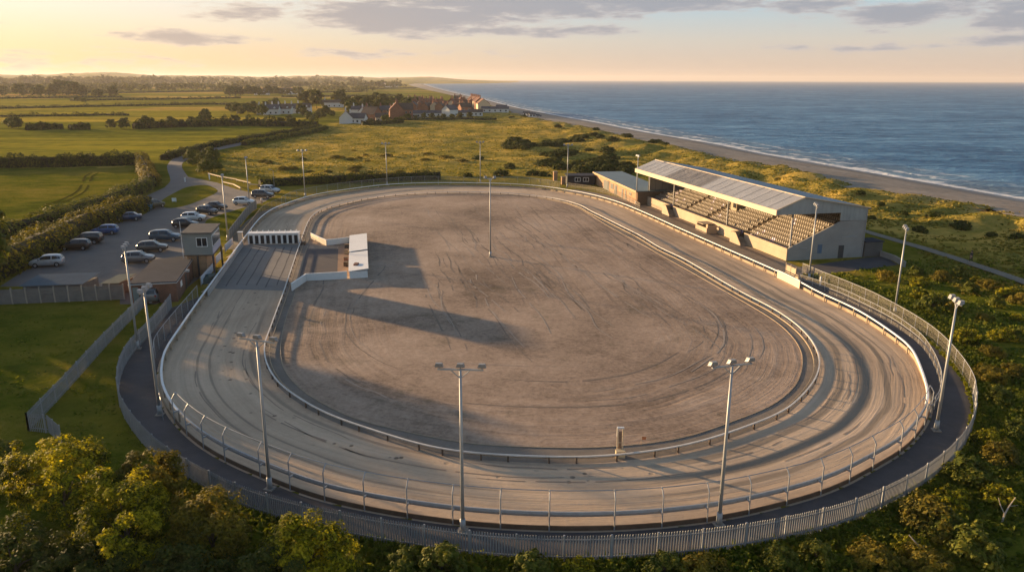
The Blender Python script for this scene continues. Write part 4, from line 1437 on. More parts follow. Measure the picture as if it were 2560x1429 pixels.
    mm = MB(); mm.v = rest[0].v + rest[1].v; nb = len(rest[0].v)
    mm.f = rest[0].f + [tuple(i + nb for i in f) for f in rest[1].f]; mm.m = [0] * len(rest[0].f) + [1] * len(rest[1].f)
    tag(mm.build('seat', [M_seat, M_seatp], g), kind='stuff')
    m_as = mat('aisle_step', (.11, .085, .06), .9, .2, 2)
    for q in ais[:3]:
        mb = MB()
        for r in range(n): mb.box(x0 + dx * r + .38, x0 + dx * (r + 1), q - .5, q + .5, z0 + dz * r + .002, z0 + dz * r + dz * .5)
        mb.build('aisle_steps', m_as, g)
    return g, Mi, L


GS, GSI, GSL = grandstand()
# low annexe behind the stand and its yard wall
GM = GSI.inverted()
t = thing('store_shed', 'low dark flat roofed store behind the grandstand corner', 'shed', GM @ Vector((13.6, -.2, 0)), GS.rotation_euler.z)
mb = MB(); mb.box(0, 3.2, 0, 2.6, 0, 2.35); mb.build('wall', mat('dark_render', (.115, .105, .095), .9, .2, 1), t)
mb = MB(); mb.box(-.05, 3.35, -.15, 2.75, 2.35, 2.5); mb.build('roof', M_felt, t)
a, b, c = at(2200, 640), at(2235, 652), at(2262, 668)
t = thing('yard_wall', 'low grey wall closing the yard behind the grandstand', 'wall', a)
mb = MB(); mb.ribbon([a, b, c], [(-.1, 0), (.1, 0), (.1, .8), (-.1, .8)]); mb.build('wall', M_concg, t, world=True)
mb = MB(); mb.ribbon([a, b, c], [(-.14, .8), (.14, .8), (.14, .87), (-.14, .87)]); mb.build('coping', M_conc, t, world=True)
# gate panels at the near end of the stand
g0, g1 = at(1964, 686), at(2004, 706)
t = thing('gate_screen', 'tan board gate screen at the near corner of the grandstand', 'gate', g0)
mb = MB(); mb.beam(g0 + Vector((0, 0, .95)), g0.lerp(g1, .62) + Vector((0, 0, .95)), .08, 1.1); mb.beam(g0.lerp(g1, .64) + Vector((0, 0, .45)), g1 + Vector((0, 0, .35)), .08, .7); mb.build('panel', M_wall_ := bpy.data.materials['stand_front_concrete'], t, world=True)
for f in (0, .3, .62, 1.0):
    mb = MB(); q = g0.lerp(g1, f); mb.box(q.x - .07, q.x + .07, q.y - .07, q.y + .07, 0, 1.75 if f < .7 else .9)
    mb.build('post', M_post, t, world=True)
# white boarded length of the outer rail
a, b = at(1944, 694), at(2001, 722)
pl = piece(RAIL, a, b)
t = thing('advert_board', 'blank cream board fixed along the rail near the grandstand corner', 'board', pl[0])
mb = MB(); mb.ribbon(offset(pl, -OUT * .2, False), [(-.03, .06), (.03, .06), (.03, 1.12), (-.03, 1.12)]); mb.build('panel', mat('cream_board', (.62, .52, .38), .7, .08, 1), t, world=True)
mb = MB(); mb.ribbon(offset(pl, -OUT * .2, False), [(-.06, 1.12), (.06, 1.12), (.06, 1.19), (-.06, 1.19)]); mb.build('capping', M_white, t, world=True)
t = thing('marker_post', 'white capped marker post on the walkway below the grandstand', 'post', at(2050, 714))
mb = MB(); mb.tube([(0, 0, 0), (0, 0, 1.1)], .12, 8); mb.build('shaft', M_white, t)
mb = MB(); mb.tube([(0, 0, 1.1), (0, 0, 1.3)], .15, 8, r1=.06); mb.build('cap', M_white, t)

# ------------------------------------------------------------------ tan annexe, dark hut, gate piers
fl, fr_ = at(1485, 459), at(1592, 513)
ux = (fr_ - fl); LA = ux.length; ux.normalize()
rz = math.atan2(ux.y, ux.x)
t = thing('brick_annexe', 'long tan brick annexe with blue flat roof beyond the grandstand', 'building', fl, rz)
DA = 7.5
mb = MB(); mb.box(0, LA, 0, .25, 0, 3.0); mb.box(0, LA, DA - .25, DA, 0, 3.0); mb.box(0, .25, .25, DA - .25, 0, 3.0); mb.build('wall', M_brickt, t)
mb = MB(); mb.box(LA - .25, LA, .25, DA - .25, 0, 3.0); mb.build('end_wall', mat('slatted_end', (.17, .125, .085), .9, .25, 1), t)
mb = MB(); mb.box(-.2, LA + .2, -.35, DA + .2, 3.0, 3.16)
mb.build('roof', mat('blue_felt_roof', (.13, .185, .21), .75, .12, .4), t)
mb = MB(); mb.box(-.22, LA + .22, -.40, -.35, 2.86, 3.2); mb.build('fascia', mat('annexe_fascia', (.45, .30, .17), .7, .1, 1), t)
for x, wdt, hgt, z in ((9.5, 5.0, 2.3, 0), (15.8, 2.4, 1.3, .9), (19.2, 2.2, 2.2, 0), (25.2, 1.2, 2.1, 0), (28, .8, 2.1, 0), (31, 1.6, .6, 1.5)):
    if x + wdt < LA:
        f = MB(); f.box(x - .1, x + wdt + .1, -.06, -.003, z + .02, z + hgt + .1)
        fo_ = f.build('opening_frame', mat('annexe_frame', (.30, .24, .17), .7, .1, 1) if 'annexe_frame' not in bpy.data.materials else bpy.data.materials['annexe_frame'], t)
        f = MB(); f.box(x, x + wdt, -.08, -.062, z + .04, z + hgt); f.build('shutter' if wdt > 2 else 'door', bpy.data.materials.get('annexe_dark') or mat('annexe_dark', (.08, .085, .085), .6, .2, 1), fo_)
a, b = at(1418, 462), at(1487, 462)
ux = (b - a); LH = ux.length
t = thing('clubhouse_hut', 'low black timber hut with white framed windows by the far bend', 'hut', a, math.atan2(ux.y, ux.x))
mb = MB(); mb.box(0, LH, 0, 5.0, 0, 2.3); mb.build('wall', mat('black_boarding', (.035, .034, .036), .8, .2, 1), t)
mb = MB(); mb.box(-.25, LH + .25, -.35, 5.3, 2.3, 2.48); mb.build('roof', M_felt, t)
for x in (2.0, 4.2):
    f = MB(); f.box(x, x + 1.5, -.06, -.004, .85, 1.95); fo_ = f.build('window', M_white, t)
    f = MB(); f.box(x + .1, x + .7, -.075, -.062, .95, 1.85); f.box(x + .8, x + 1.4, -.075, -.062, .95, 1.85); f.build('pane', M_glassd, fo_)
for px, py, hh, lab in ((1388, 451, 2.4, 'tall tan brick gate pier beside the black hut'), (1408, 461, 2.0, 'short tan brick gate pier in front of the black hut')):
    t = thing('gate_pier', lab, 'pier', at(px, py), .3)
    mb = MB(); mb.box(-.55, .55, -.3, .3, 0, hh); mb.build('shaft', M_brickt, t)
    mb = MB(); mb.box(-.62, .62, -.37, .37, hh, hh + .12); mb.build('cap', M_conc, t)

# ------------------------------------------------------------------ judges box, brick kennels
def quad_prism(mb, c, z0, z1, m=0): return mb.prism(c, z0, z1, m)


def shrink(c, d):
    m = sum(c, Vector((0, 0, 0))) / len(c)
    return [p + (p - m).normalized() * d for p in c]


FL, FR = Vector((-45.5, 103.0, 0)), Vector((-41.7, 103.3, 0))
BR, BL = Vector((-43.0, 109.8, 0)), Vector((-46.8, 109.5, 0))
cor = [FL, FR, BR, BL]
t = thing('judges_box', 'raised grey judges box with flat roof on posts beside the track', 'building', FL)
M_cab = mat('grey_green_boarding', (.235, .245, .225), .75, .08, 1.4)
mb = MB(); mb.prism(cor, 3.3, 6.3); mb.build('cabin', M_cab, t, world=True)
mb = MB(); mb.prism(shrink(cor, .3), 6.3, 6.48); mb.build('roof', mat('cabin_roof', (.13, .125, .12), .9, .15, .8, spec=.05), t, world=True)
mb = MB(); mb.prism(shrink(cor, .12), 3.15, 3.3); mb.build('floor', M_board, t, world=True)


def wall_panel(a, b, u0, u1, z0, z1, out, m, nm, parent, world=True):
    """flat box on the wall a-b, u in metres along, standing proud by out"""
    d = (b - a).normalized(); s = Vector((d.y, -d.x, 0))
    p = [a + d * u0, a + d * u1]
    q = MB(); q.add([p[0] + s * .004 + Vector((0, 0, z0)), p[1] + s * .004 + Vector((0, 0, z0)), p[1] + s * .004 + Vector((0, 0, z1)), p[0] + s * .004 + Vector((0, 0, z1)),
                     p[0] + s * out + Vector((0, 0, z0)), p[1] + s * out + Vector((0, 0, z0)), p[1] + s * out + Vector((0, 0, z1)), p[0] + s * out + Vector((0, 0, z1))],
                    [(0, 1, 2, 3), (7, 6, 5, 4), (0, 4, 5, 1), (1, 5, 6, 2), (2, 6, 7, 3), (3, 7, 4, 0)])
    return q.build(nm, m, parent, world=world)


wn = wall_panel(FL, FR, 1.75, 3.25, 4.45, 5.75, .05, M_white, 'window', t)
for a, b in ((1.83, 2.46), (2.54, 3.17)):
    o = wall_panel(FL, FR, a, b, 4.53, 5.67, .062, M_glassd, 'pane', wn, False)
wn = wall_panel(FR, BR, .3, 6.2, 4.35, 5.95, .05, M_white, 'window', t)
for k in range(5):
    wall_panel(FR, BR, .42 + k * 1.16, 1.46 + k * 1.16, 4.45, 5.85, .062, M_glassd, 'pane', wn, False)
wall_panel(FR, BR, .1, 6.4, 3.4, 4.25, .05, mat('lilac_board', (.45, .43, .50), .7, .1, 1), 'name_board', t)
for p in (FR, BR, FL.lerp(FR, .45)):
    mb = MB(); mb.box(p.x - .1, p.x + .1, p.y - .1, p.y + .1, 0, 3.15); mb.build('leg', M_dark, t, world=True)
mb = MB(); mb.prism([FL + Vector((.2, .3, 0)), FL.lerp(FR, .72) + Vector((0, .3, 0)), BL.lerp(BR, .72), BL + Vector((.2, 0, 0))], 0, 3.15); mb.build('brick_base', M_brickt, t, world=True)
mb = MB(); mb.tube([FL + Vector((-.2, 0, 2.9)), FL + Vector((-.2, 0, 8.0))], .035, 5); mb.build('aerial', M_white, t, world=True)

c = P(2.75, (319, 708), (441, 702), (488, 635), (385, 648))
c = [Vector((p.x, p.y, 0)) for p in c]
t = thing('kennel_building', 'single storey red brick building with a flat dark roof beside the left rail', 'building', c[0])
ci = shrink(c, -.35)
mb = MB(); mb.prism(ci, 0, 2.55); mb.build('wall', M_brick, t, world=True)
mb = MB(); mb.prism(c, 2.58, 2.72); mb.build('roof', M_felt, t, world=True)
mb = MB(); mb.prism(shrink(c, .06), 2.46, 2.58); mb.build('fascia', mat('grey_white_fascia', (.48, .47, .45), .6, .1, 1), t, world=True)
a, b = ci[1], ci[2]
for u0, nm, m_ in ((6.0, 'door', M_dark), (9.5, 'door', mat('brown_door', (.16, .075, .045), .7, .15, 1)), (12.2, 'door', M_dark)):
    if u0 + 1 < (b - a).length: wall_panel(a, b, u0, u0 + 1.0, .02, 2.05, .05, m_, nm, t)
wall_panel(a, b, 2.6, 3.7, 1.2, 1.9, .05, M_white, 'notice_board', t)
wall_panel(ci[0], ci[1], .25, .9, .02, 2.1, .05, mat('teal_door', (.17, .21, .21), .7, .1, 1), 'door', t)
o = wall_panel(ci[0], ci[1], 2.0, 2.3, .02, 2.4, .12, M_galv, 'downpipe', t)
p = ci[1] + Vector((-.4, 4.5, 2.72))
mb = MB(); mb.box(p.x - .2, p.x + .2, p.y - .2, p.y + .2, 2.725, 3.0); mb.build('roof_vent', M_galv, t, world=True)

# lean-to roofs behind the board fence
a = at(45, 752); b = at(205, 746)
t = thing('lean_to', 'lean-to with pale blue sheet roof behind the board fence', 'shed', a)
M_bl = mat('pale_blue_sheet', (.13, .155, .17), .95, .15, 1.0, spec=.05)
mb = MB(); mb.add([a + Vector((0, .6, 1.75)), b + Vector((0, .6, 1.75)), b + Vector((.3, 4.6, 2.3)), a + Vector((.3, 4.6, 2.3)), a + Vector((0, .6, 1.69)), b + Vector((0, .6, 1.69)), b + Vector((.3, 4.6, 2.24)), a + Vector((.3, 4.6, 2.24))], [(0, 1, 2, 3), (7, 6, 5, 4), (0, 4, 5, 1), (1, 5, 6, 2), (2, 6, 7, 3), (3, 7, 4, 0)])
mb.build('roof', M_bl, t, world=True)
mb = MB(); mb.prism([a + Vector((.3, .9, 0)), b + Vector((-.3, .9, 0)), b + Vector((0, 4.3, 0)), a + Vector((.5, 4.3, 0))], 0, 1.68); mb.build('wall', M_boardg, t, world=True)
a = at(247, 744); b = at(302, 742)
t = thing('tool_shed', 'small shed with a mossy tan roof beside the blue lean-to', 'shed', a)
mb = MB(); mb.add([a + Vector((0, .6, 1.7)), b + Vector((-.3, .6, 1.7)), b + Vector((.4, 3.9, 2.1)), a + Vector((.9, 3.9, 2.1)), a + Vector((0, .6, 1.64)), b + Vector((-.3, .6, 1.64)), b + Vector((.4, 3.9, 2.04)), a + Vector((.9, 3.9, 2.04))], [(0, 1, 2, 3), (7, 6, 5, 4), (0, 4, 5, 1), (1, 5, 6, 2), (2, 6, 7, 3), (3, 7, 4, 0)])
mb.build('roof', mat('mossy_roof', (.25, .22, .14), .9, .2, 1), t, world=True)
mb = MB(); mb.prism([a + Vector((.2, .9, 0)), b + Vector((-.5, .9, 0)), b + Vector((0, 3.6, 0)), a + Vector((.9, 3.6, 0))], 0, 1.62); mb.build('wall', M_boardg, t, world=True)

# ------------------------------------------------------------------ starting traps
a, b = at(621, 611), at(747, 609)
ux = (b - a); LT = ux.length
t = thing('starting_traps', 'white greyhound starting traps with black doors across the straight', 'starting trap', a, math.atan2(ux.y, ux.x))
TH = 1.75
mb = MB(); mb.box(0, LT, .18, 1.7, .03, TH); mb.box(-.06, LT + .06, .0, 1.8, TH, TH + .12); mb.build('body', M_white, t)
n = 9; pw = LT / n
for i in range(n):
    mb = MB(); mb.box(i * pw + pw * .22, (i + 1) * pw - pw * .18, .10, .176, .08, TH - .28); mb.build('trap_door', mat('trap_door_black', (.018, .02, .024), .5, .2, 3) if 'trap_door_black' not in bpy.data.materials else bpy.data.materials['trap_door_black'], t)
for i in range(n + 1):
    x = i * pw
    mb = MB(); mb.box(max(0, x - pw * .13), min(LT, x + pw * .12), .06, .176, .03, TH - .02); mb.build('divider', M_white, t)
for i in range(n):
    x = (i + .65) * pw
    mb = MB(); mb.tube([(x, .5, TH + .12), (x, .5, TH + .42)], .025, 5); mb.tube([(x, .5, TH + .40), (x, .5, TH + .52), (x, .5, TH + .62)], .10, 8, r1=.04); mb.build('knob', M_white, t)
p = at(603, 611)
t = thing('rail_gate_post', 'broad cream gate post at the left end of the starting traps', 'post', p)
mb = MB(); mb.box(-.35, .35, -.25, .25, 0, 2.1); mb.build('shaft', mat('cream_render', (.56, .44, .32), .8, .1, 1), t)
mb = MB(); mb.box(-.42, .42, -.32, .32, 2.1, 2.2); mb.build('cap', M_white, t)
p = at(757, 612)
t = thing('brake_stand', 'small rusty winch stand at the right end of the starting traps', 'winch', p)
mb = MB(); mb.box(-.45, .45, -.35, .35, 0, .5); mb.build('base', M_board, t)
mb = MB(); mb.beam((-.4, .3, .5), (-.4, .3, 1.7), .1, .1); mb.beam((.4, .3, .5), (.4, .3, 1.7), .1, .1); mb.beam((-.45, .3, 1.7), (.45, .3, 1.7), .1, .1); mb.build('frame', M_post, t)

# ------------------------------------------------------------------ paddock walls and the white kennel shed
def low_wall(label, px, h, thick=.14, m=M_whitewall):
    pts = P(0, *px)
    t = thing('low_wall', label, 'wall', pts[0])
    mb = MB(); mb.ribbon(pts, [(-thick / 2, 0), (thick / 2, 0), (thick / 2, h), (-thick / 2, h)]); mb.build('panel', m, t, world=True)
    mb = MB(); mb.ribbon(pts, [(-thick / 2 - .03, h), (thick / 2 + .03, h), (thick / 2 + .03, h + .05), (-thick / 2 - .03, h + .05)]); mb.build('capping', M_white, t, world=True)
    return t


low_wall('bent white wall along the near side of the paddock yard', ((730, 727), (766, 702), (842, 698), (868, 696)), 1.0)
low_wall('white wall along the far side of the paddock yard', ((817, 613), (838, 611), (878, 606)), .95)
low_wall('short dirty white wall slanting beside the starting traps', ((778, 596), (798, 606), (817, 614)), .95, m=mat('dirty_white', (.52, .46, .38), .85, .2, 1))
a, b, cc, d = at(876, 604), at(916, 602), at(920, 694), at(874, 697)
t = thing('paddock_kennels', 'low white kennel shed with white sheet roof and dark side openings', 'shed', d)
q = [d, cc, b, a]
mb = MB(); mb.prism([p + Vector((0, 0, 0)) for p in shrink(q, -.12)], 0, 1.0); mb.build('wall', M_whitewall, t, world=True)
for f0, f1 in ((0, .46), (.50, 1.0)):
    A_, B_, C_, D_ = d.lerp(a, f0), cc.lerp(b, f0), cc.lerp(b, f1), d.lerp(a, f1)
    mb = MB(); mb.add([A_ + Vector((-.1, 0, 1.02)), B_ + Vector((.12, 0, 1.28)), C_ + Vector((.12, 0, 1.28)), D_ + Vector((-.1, 0, 1.02)), A_ + Vector((-.1, 0, 1.10)), B_ + Vector((.12, 0, 1.36)), C_ + Vector((.12, 0, 1.36)), D_ + Vector((-.1, 0, 1.10))], [(3, 2, 1, 0), (4, 5, 6, 7), (0, 1, 5, 4), (1, 2, 6, 5), (2, 3, 7, 6), (3, 0, 4, 7)])
    mb.build('roof', M_roofw, t, world=True)
qq = shrink(q, -.12)
for k in range(10):
    Lk = (qq[2] - qq[1]).length
    wall_panel(qq[1], qq[2], .5 + k * (Lk - .8) / 10, .5 + (k + .62) * (Lk - .8) / 10, .35, .96, .05, M_dark, 'opening', t)
e = d.lerp(a, .14) + Vector((1.0, 0, 0))
mb = MB(); mb.box(e.x - .3, e.x + .3, e.y - .5, e.y + .5, 1.1, 1.42); mb.build('roof_hatch', mat('rust_hatch', (.20, .09, .06), .8, .2, 2), t, world=True)
for k, f in enumerate((.3, .42, .62, .8)):
    p_ = d.lerp(a, f) + Vector((-.55, 0, 0))
    tt = thing('feed_bin', ('rusty feed bin nearest the near end of the kennel shed front', 'brown feed bin just left of the roof joint of the kennel shed', 'tan crate standing against the far half of the kennel shed front', 'dark wooden crate at the far end of the kennel shed front')[k], 'bin', p_)
    mb = MB(); mb.box(-.3, .3, -.4, .4, 0, .62); mb.build('body', [M_board, mat('rust_bin', (.28, .13, .08), .8, .25, 2), M_post, M_dark][k], tt)
    mb = MB(); mb.box(-.33, .33, -.43, .43, .62, .68); mb.build('lid', M_board, tt)

# boards and odds along the left rail
for lab, px in (('bluish white board behind the rail, the farthest of the row below the judges box', ((563, 632), (583, 613))), ('bluish white board behind the rail between its two neighbours', ((540, 664), (556, 647))), ('long bluish white board behind the rail, nearest the brick building', ((503, 716), (535, 678)))):
    pts = P(0, *px)
    t = thing('rail_board', lab, 'board', pts[0])
    mb = MB(); mb.beam(pts[0] + Vector((0, 0, .75)), pts[1] + Vector((0, 0, .75)), .06, 1.1); mb.build('panel', mat('blue_white', (.50, .53, .58), .7, .08, 1), t, world=True)
    for p in pts:
        mb = MB(); mb.box(p.x - .05, p.x + .05, p.y - .05, p.y + .05, 0, 1.4); mb.build('post', M_post, t, world=True)
pl = piece(RAIL, at(513, 745), at(600, 616))
t = thing('trackside_board', 'continuous pale boarding on the rail opposite the start', 'board', pl[0])
mb = MB(); mb.ribbon(offset(pl, -OUT * .18, False), [(-.03, .05), (.03, .05), (.03, .82), (-.03, .82)]); mb.build('panel', mat('pale_boarding', (.36, .345, .33), .8, .15, 1), t, world=True)
p = at(522, 702)
t = thing('tarpaulin_stack', 'heap under a dark green tarpaulin behind the rail boards', 'tarpaulin', p)
mb = MB()
for i in range(8):
    aa = 2 * math.pi * i / 8
    mb.v.append((math.cos(aa) * .9, math.sin(aa) * 1.9, 0))
for i in range(8):
    aa = 2 * math.pi * i / 8
    mb.v.append((math.cos(aa) * .75, math.sin(aa) * 1.6, .7 + .2 * math.sin(i * 2.1)))
mb.v.append((0, 0, 1.0))
mb.f = [(i, (i + 1) % 8, 8 + (i + 1) % 8, 8 + i) for i in range(8)] + [(8 + i, 8 + (i + 1) % 8, 16) for i in range(8)]; mb.m = [0] * 16
mb.build('cover', mat('green_tarpaulin', (.05, .085, .075), .6, .25, 2), t)

M_sunp = mat('sun_bleached_board', (.52, .42, .27), .8, .15, 2)
# finish frame on the near bend of the infield, orange marker
p = at(1549, 1137)
t = thing('finish_frame', 'tall narrow pale timber frame with white top at the near hare rail', 'post frame', p)
mb = MB()
for x in (-.2, .2): mb.beam((x, 0, 0), (x, .15, 2.1), .07, .07)
for z in (.5, 1.0, 1.5): mb.beam((-.2, .01 + z * .07, z), (.2, .01 + z * .07, z), .05, .05)
mb.build('frame', M_sunp, t)
mb = MB(); mb.beam((-.2, .16, 2.15), (-.2, .16, 1.45), .09, .09); mb.beam((-.25, .16, 2.16), (.27, .16, 2.16), .12, .12); mb.build('white_hood', M_white, t)
mb = MB(); mb.box(-.12, .12, .06, .10, .15, 1.9); mb.build('board', mat('brown_panel', (.24, .15, .09), .8, .2, 2), t)
mb = MB(); mb.box(-.34, .34, -.5, -.1, .02, .55); mb.build('foot_board', M_sunp, t)
t = thing('orange_marker', 'small orange flag marker beside the finish frame', 'marker', at(1604, 1112))
mb = MB(); mb.tube([(0, 0, 0), (0, 0, .75)], .025, 5); mb.build('stick', M_post, t)
mb = MB(); mb.add([(.02, 0, .72), (.34, .06, .66), (.30, .04, .42), (.02, 0, .45), (.02, .02, .72), (.34, .08, .66), (.30, .06, .42), (.02, .02, .45)], [(0, 1, 2, 3), (7, 6, 5, 4), (0, 4, 5, 1), (1, 5, 6, 2), (2, 6, 7, 3), (3, 7, 4, 0)])
mb.build('flag', mat('orange_cloth', (.55, .2, .08), .8, .1, 3), t)

# roadside: timber rails, signs
M_sun = mat('bleached_timber', (.55, .43, .27), .8, .2, 2)
for lab, px in (('bleached timber barrier rail at the bend of the lane, farthest from the cars', ((521, 438), (556, 447))), ('bleached timber barrier rail in the middle of the grass bank', ((552, 446), (592, 453))), ('bleached timber barrier rail on the bank nearest the mast', ((592, 454), (627, 462))), ('curved bleached kerb rail along the car park entrance', ((556, 459), (585, 466), (602, 475))), ('short bleached rail beside the lamp post', ((624, 466), (646, 467)))):
    pts = P(0, *px)
    t = thing('timber_barrier', lab, 'barrier', pts[0])
    mb = MB(); mb.ribbon(pts, [(-.12, .42), (.12, .42), (.12, .66), (-.12, .66)]); mb.build('rail', M_sun, t, world=True)
    for p in resample(pts, 3.5):
        mb = MB(); mb.box(p.x - .1, p.x + .1, p.y - .1, p.y + .1, 0, .42); mb.build('post', M_post, t, world=True)
for px, py, hh, lab in ((463, 455, 1.1, 'white verge marker at the lane junction'), (524, 449, 1.6, 'white gate stoop at the lane bend'), (241, 566, 2.2, 'pale post in the hedge gap beside the blue hatchback')):
    t = thing('marker_post', lab, 'post', at(px, py))
    mb = MB(); mb.box(-.12, .12, -.12, .12, 0, hh); mb.build('shaft', M_white, t)
    mb = MB(); mb.box(-.15, .15, -.15, .15, hh, hh + .08); mb.build('cap', M_white, t)
t = thing('ground_sign', 'small blank white sign standing on the grass island', 'sign', at(436, 507))
mb = MB(); mb.box(-.5, .5, -.03, .03, .3, 1.1); mb.build('panel', M_white, t)
for x in (-.4, .32):
    mb = MB(); mb.box(x, x + .08, -.03, .03, 0, .3); mb.build('leg', M_post, t)
# ------------------------------------------------------------------ foliage
L_gold = leaf_mat('sunny_leaf', [(0.025, 0.04, 0.004), (0.10, 0.11, 0.008), (0.38, 0.34, 0.014), (0.70, 0.56, 0.026)], .45)
L_green = leaf_mat('hedge_leaf', [(0.034, 0.050, 0.007), (0.075, 0.094, 0.011), (0.138, 0.144, 0.017), (0.230, 0.204, 0.024)], .25)
L_dark = leaf_mat('gorse_leaf', [(0.021, 0.032, 0.007), (0.047, 0.062, 0.011), (0.088, 0.099, 0.016), (0.169, 0.149, 0.024)], .3)
L_brown = leaf_mat('bramble_leaf', [(0.05, 0.055, 0.010), (0.12, 0.105, 0.016), (0.22, 0.17, 0.016), (0.34, 0.24, 0.03)], .34)
L_hedge = leaf_mat('golden_hedge_leaf', [(0.03, 0.038, 0.004), (0.085, 0.088, 0.007), (0.19, 0.16, 0.010), (0.33, 0.25, 0.016)], .36)
L_grass = leaf_mat('rough_grass_blades', [(0.07, 0.075, 0.012), (0.145, 0.135, 0.020), (0.23, 0.185, 0.032), (0.32, 0.235, 0.05)], .35)
L_weed = leaf_mat('green_blades', [(0.046, 0.072, 0.008), (0.098, 0.130, 0.013), (0.182, 0.195, 0.019), (0.286, 0.247, 0.030)], .4)
L_far = leaf_mat('far_leaf', [(0.046, 0.055, 0.013), (0.085, 0.094, 0.021), (0.143, 0.137, 0.029), (0.221, 0.182, 0.039)], .3)
M_bark = mat('bark', (.10, .075, .05), .95, .3, 3)
M_shade = mat('hedge_inner_shade', (.018, .020, .008), 1.0, .3, 2)  # near-black colour standing in for the shade inside a hedge


def leaf_quads(C, Nn, size, rs, asp=.62):
    """one quad per point, lying roughly across its outward direction"""
    n = len(C)
    Nn = Nn + rs.normal(0, .38, (n, 3)); Nn /= np.linalg.norm(Nn, axis=1)[:, None] + 1e-9
    t = rs.normal(0, 1, (n, 3)); t -= (t * Nn).sum(1)[:, None] * Nn; t /= np.linalg.norm(t, axis=1)[:, None] + 1e-9
    b = np.cross(Nn, t)
    s = (size * rs.uniform(.55, 1.3, n))[:, None]
    t = t * s; b = b * s * asp
    V = np.stack([C - t, C - b * .9 + t * .1, C + t, C + b * .9 + t * .1], 1).reshape(-1, 3)
    Q = np.arange(4 * n).reshape(n, 4)
    return V, Q


def clump_crown(rx, ry, rz, nclump, clr, per, size, seed, cz=0.0, low=-.35):
    """leaf clumps spread over an uneven ellipsoid"""
    rs = np.random.RandomState(seed)
    C, Nn = [], []
    ph = rs.uniform(0, 6.28, 4)
    for k in range(nclump):
        while True:
            d = rs.normal(0, 1, 3); d /= np.linalg.norm(d)
            if d[2] > low: break
        a = math.atan2(d[1], d[0])
        lump = 1 + .16 * math.sin(2 * a + ph[0]) + .12 * math.sin(3 * a + ph[1] + 2 * d[2]) + .10 * math.sin(5 * a + ph[2])
        r = lump * (rs.uniform(.55, 1.02) if rs.rand() < .4 else rs.uniform(.84, 1.06))
        c = d * np.array([rx, ry, rz]) * r
        cr = clr * rs.choice([.45, .7, .9, 1.0, 1.35]) * rs.uniform(.85, 1.15)
        e = rs.normal(0, 1, (per, 3)); e /= np.linalg.norm(e, axis=1)[:, None]
        e[:, 2] = np.abs(e[:, 2]) * np.where(rs.rand(per) < .8, 1, -1)
        p = c + e * cr * rs.uniform(.55, 1.05, (per, 1)) * np.array([1, 1, .8])
        C.append(p); Nn.append(e * .7 + d * .5 + np.array([0, 0, .35]))
    C = np.concatenate(C); Nn = np.concatenate(Nn)
    C[:, 2] += cz
    return leaf_quads(C, Nn, size, rs)


def branchy(mb, h, r, spread, rng, nb=6):
    mb.tube([(0, 0, -.3), (rng.uniform(-.1, .1) * h * .3, rng.uniform(-.1, .1) * h * .3, h * .35), (rng.uniform(-.05, .05) * h, rng.uniform(-.05, .05) * h, h * .75)], r, 7, r1=r * .35)
    for i in range(nb):
        a = 2 * math.pi * (i + rng.random() * .6) / nb
        z = h * rng.uniform(.25, .5)
        q = Vector((math.cos(a) * spread * rng.uniform(.5, .8), math.sin(a) * spread * rng.uniform(.5, .8), h * rng.uniform(.6, .9)))
        mb.tube([(0, 0, z), Vector((q.x * .4, q.y * .4, z + (q.z - z) * .6)), q], r * .45, 5, r1=r * .12)


PLANT = {}


def plant_proto(key, rx, ry, rz, cz, th, nclump, clr, per, size, seed, m, low=-.35, trunk=True):
    V, Q = clump_crown(rx, ry, rz, nclump, clr, per, size, seed, cz, low)
    crown = mesh_np('crown', V, Q, m)
    tm = None
    if trunk:
        mb = MB(); branchy(mb, th, max(.07, rx * .05), rx * .8, random.Random(seed))
        tm = mb.mesh('trunk', M_bark, True)
    PLANT[key] = (crown, tm)


def plant(key, name, label, cat, p, s=1.0, rz=None, group=None, sz=None):
    t = thing(name, label, cat, p, R.uniform(0, 6.28) if rz is None else rz, group)
    t.scale = (s, s, sz or s)
    c, tm = PLANT[key]
    link('crown', c, t)
    if tm: link('trunk', tm, t)
    return t


# foreground trees, bottom left
fore = [('T1', 'big round yellow green tree with sunlit crown in the bottom left foreground', (152, 1195), 3.4, 3.5, 3.3, 2.6, 3.2, L_gold, 150, 1),
        ('T2', 'upright yellow green tree in front of the big round tree, at the bottom edge', (312, 1300), 3.2, 2.5, 2.6, 3.1, 2.9, L_gold, 120, 2),
        ('T3', 'dark bush with brownish yellow top growing through the palisade fence', (525, 1315), 2.2, 2.2, 2.1, 2.3, 2.1, L_brown, 90, 3),
        ('T4', 'yellow topped bush against the palisade just left of the mast', (765, 1372), 1.9, 2.4, 1.7, 2.0, 1.8, L_gold, 90, 4),
        ('T5', 'dark green bush filling the bottom left corner', (30, 1400), 2.0, 3.0, 2.4, 2.2, 2.2, L_dark, 90, 5),
        ('T6', 'low dark bush along the bottom edge between the yellow trees', (205, 1440), 1.6, 2.6, 2.0, 1.7, 1.8, L_dark, 70, 6),
        ('T7', 'dark green bush on the bottom edge left of centre', (470, 1440), 1.6, 2.4, 2.0, 1.8, 1.8, L_dark, 70, 7),
        ('T8', 'dark green bush on the bottom edge beneath the yellow topped bush', (650, 1445), 1.3, 2.0, 1.7, 1.6, 1.5, L_dark, 60, 8),
        ('T9', 'small green tree peeping over the left edge behind the big round tree', (-20, 1165), 2.0, 1.9, 1.8, 2.0, 2.2, L_green, 60, 9),
        ('T10', 'wispy yellow bush between the big round tree and the palisade', (375, 1195), 2.2, 1.9, 1.6, 1.9, 2.3, L_brown, 65, 10)]
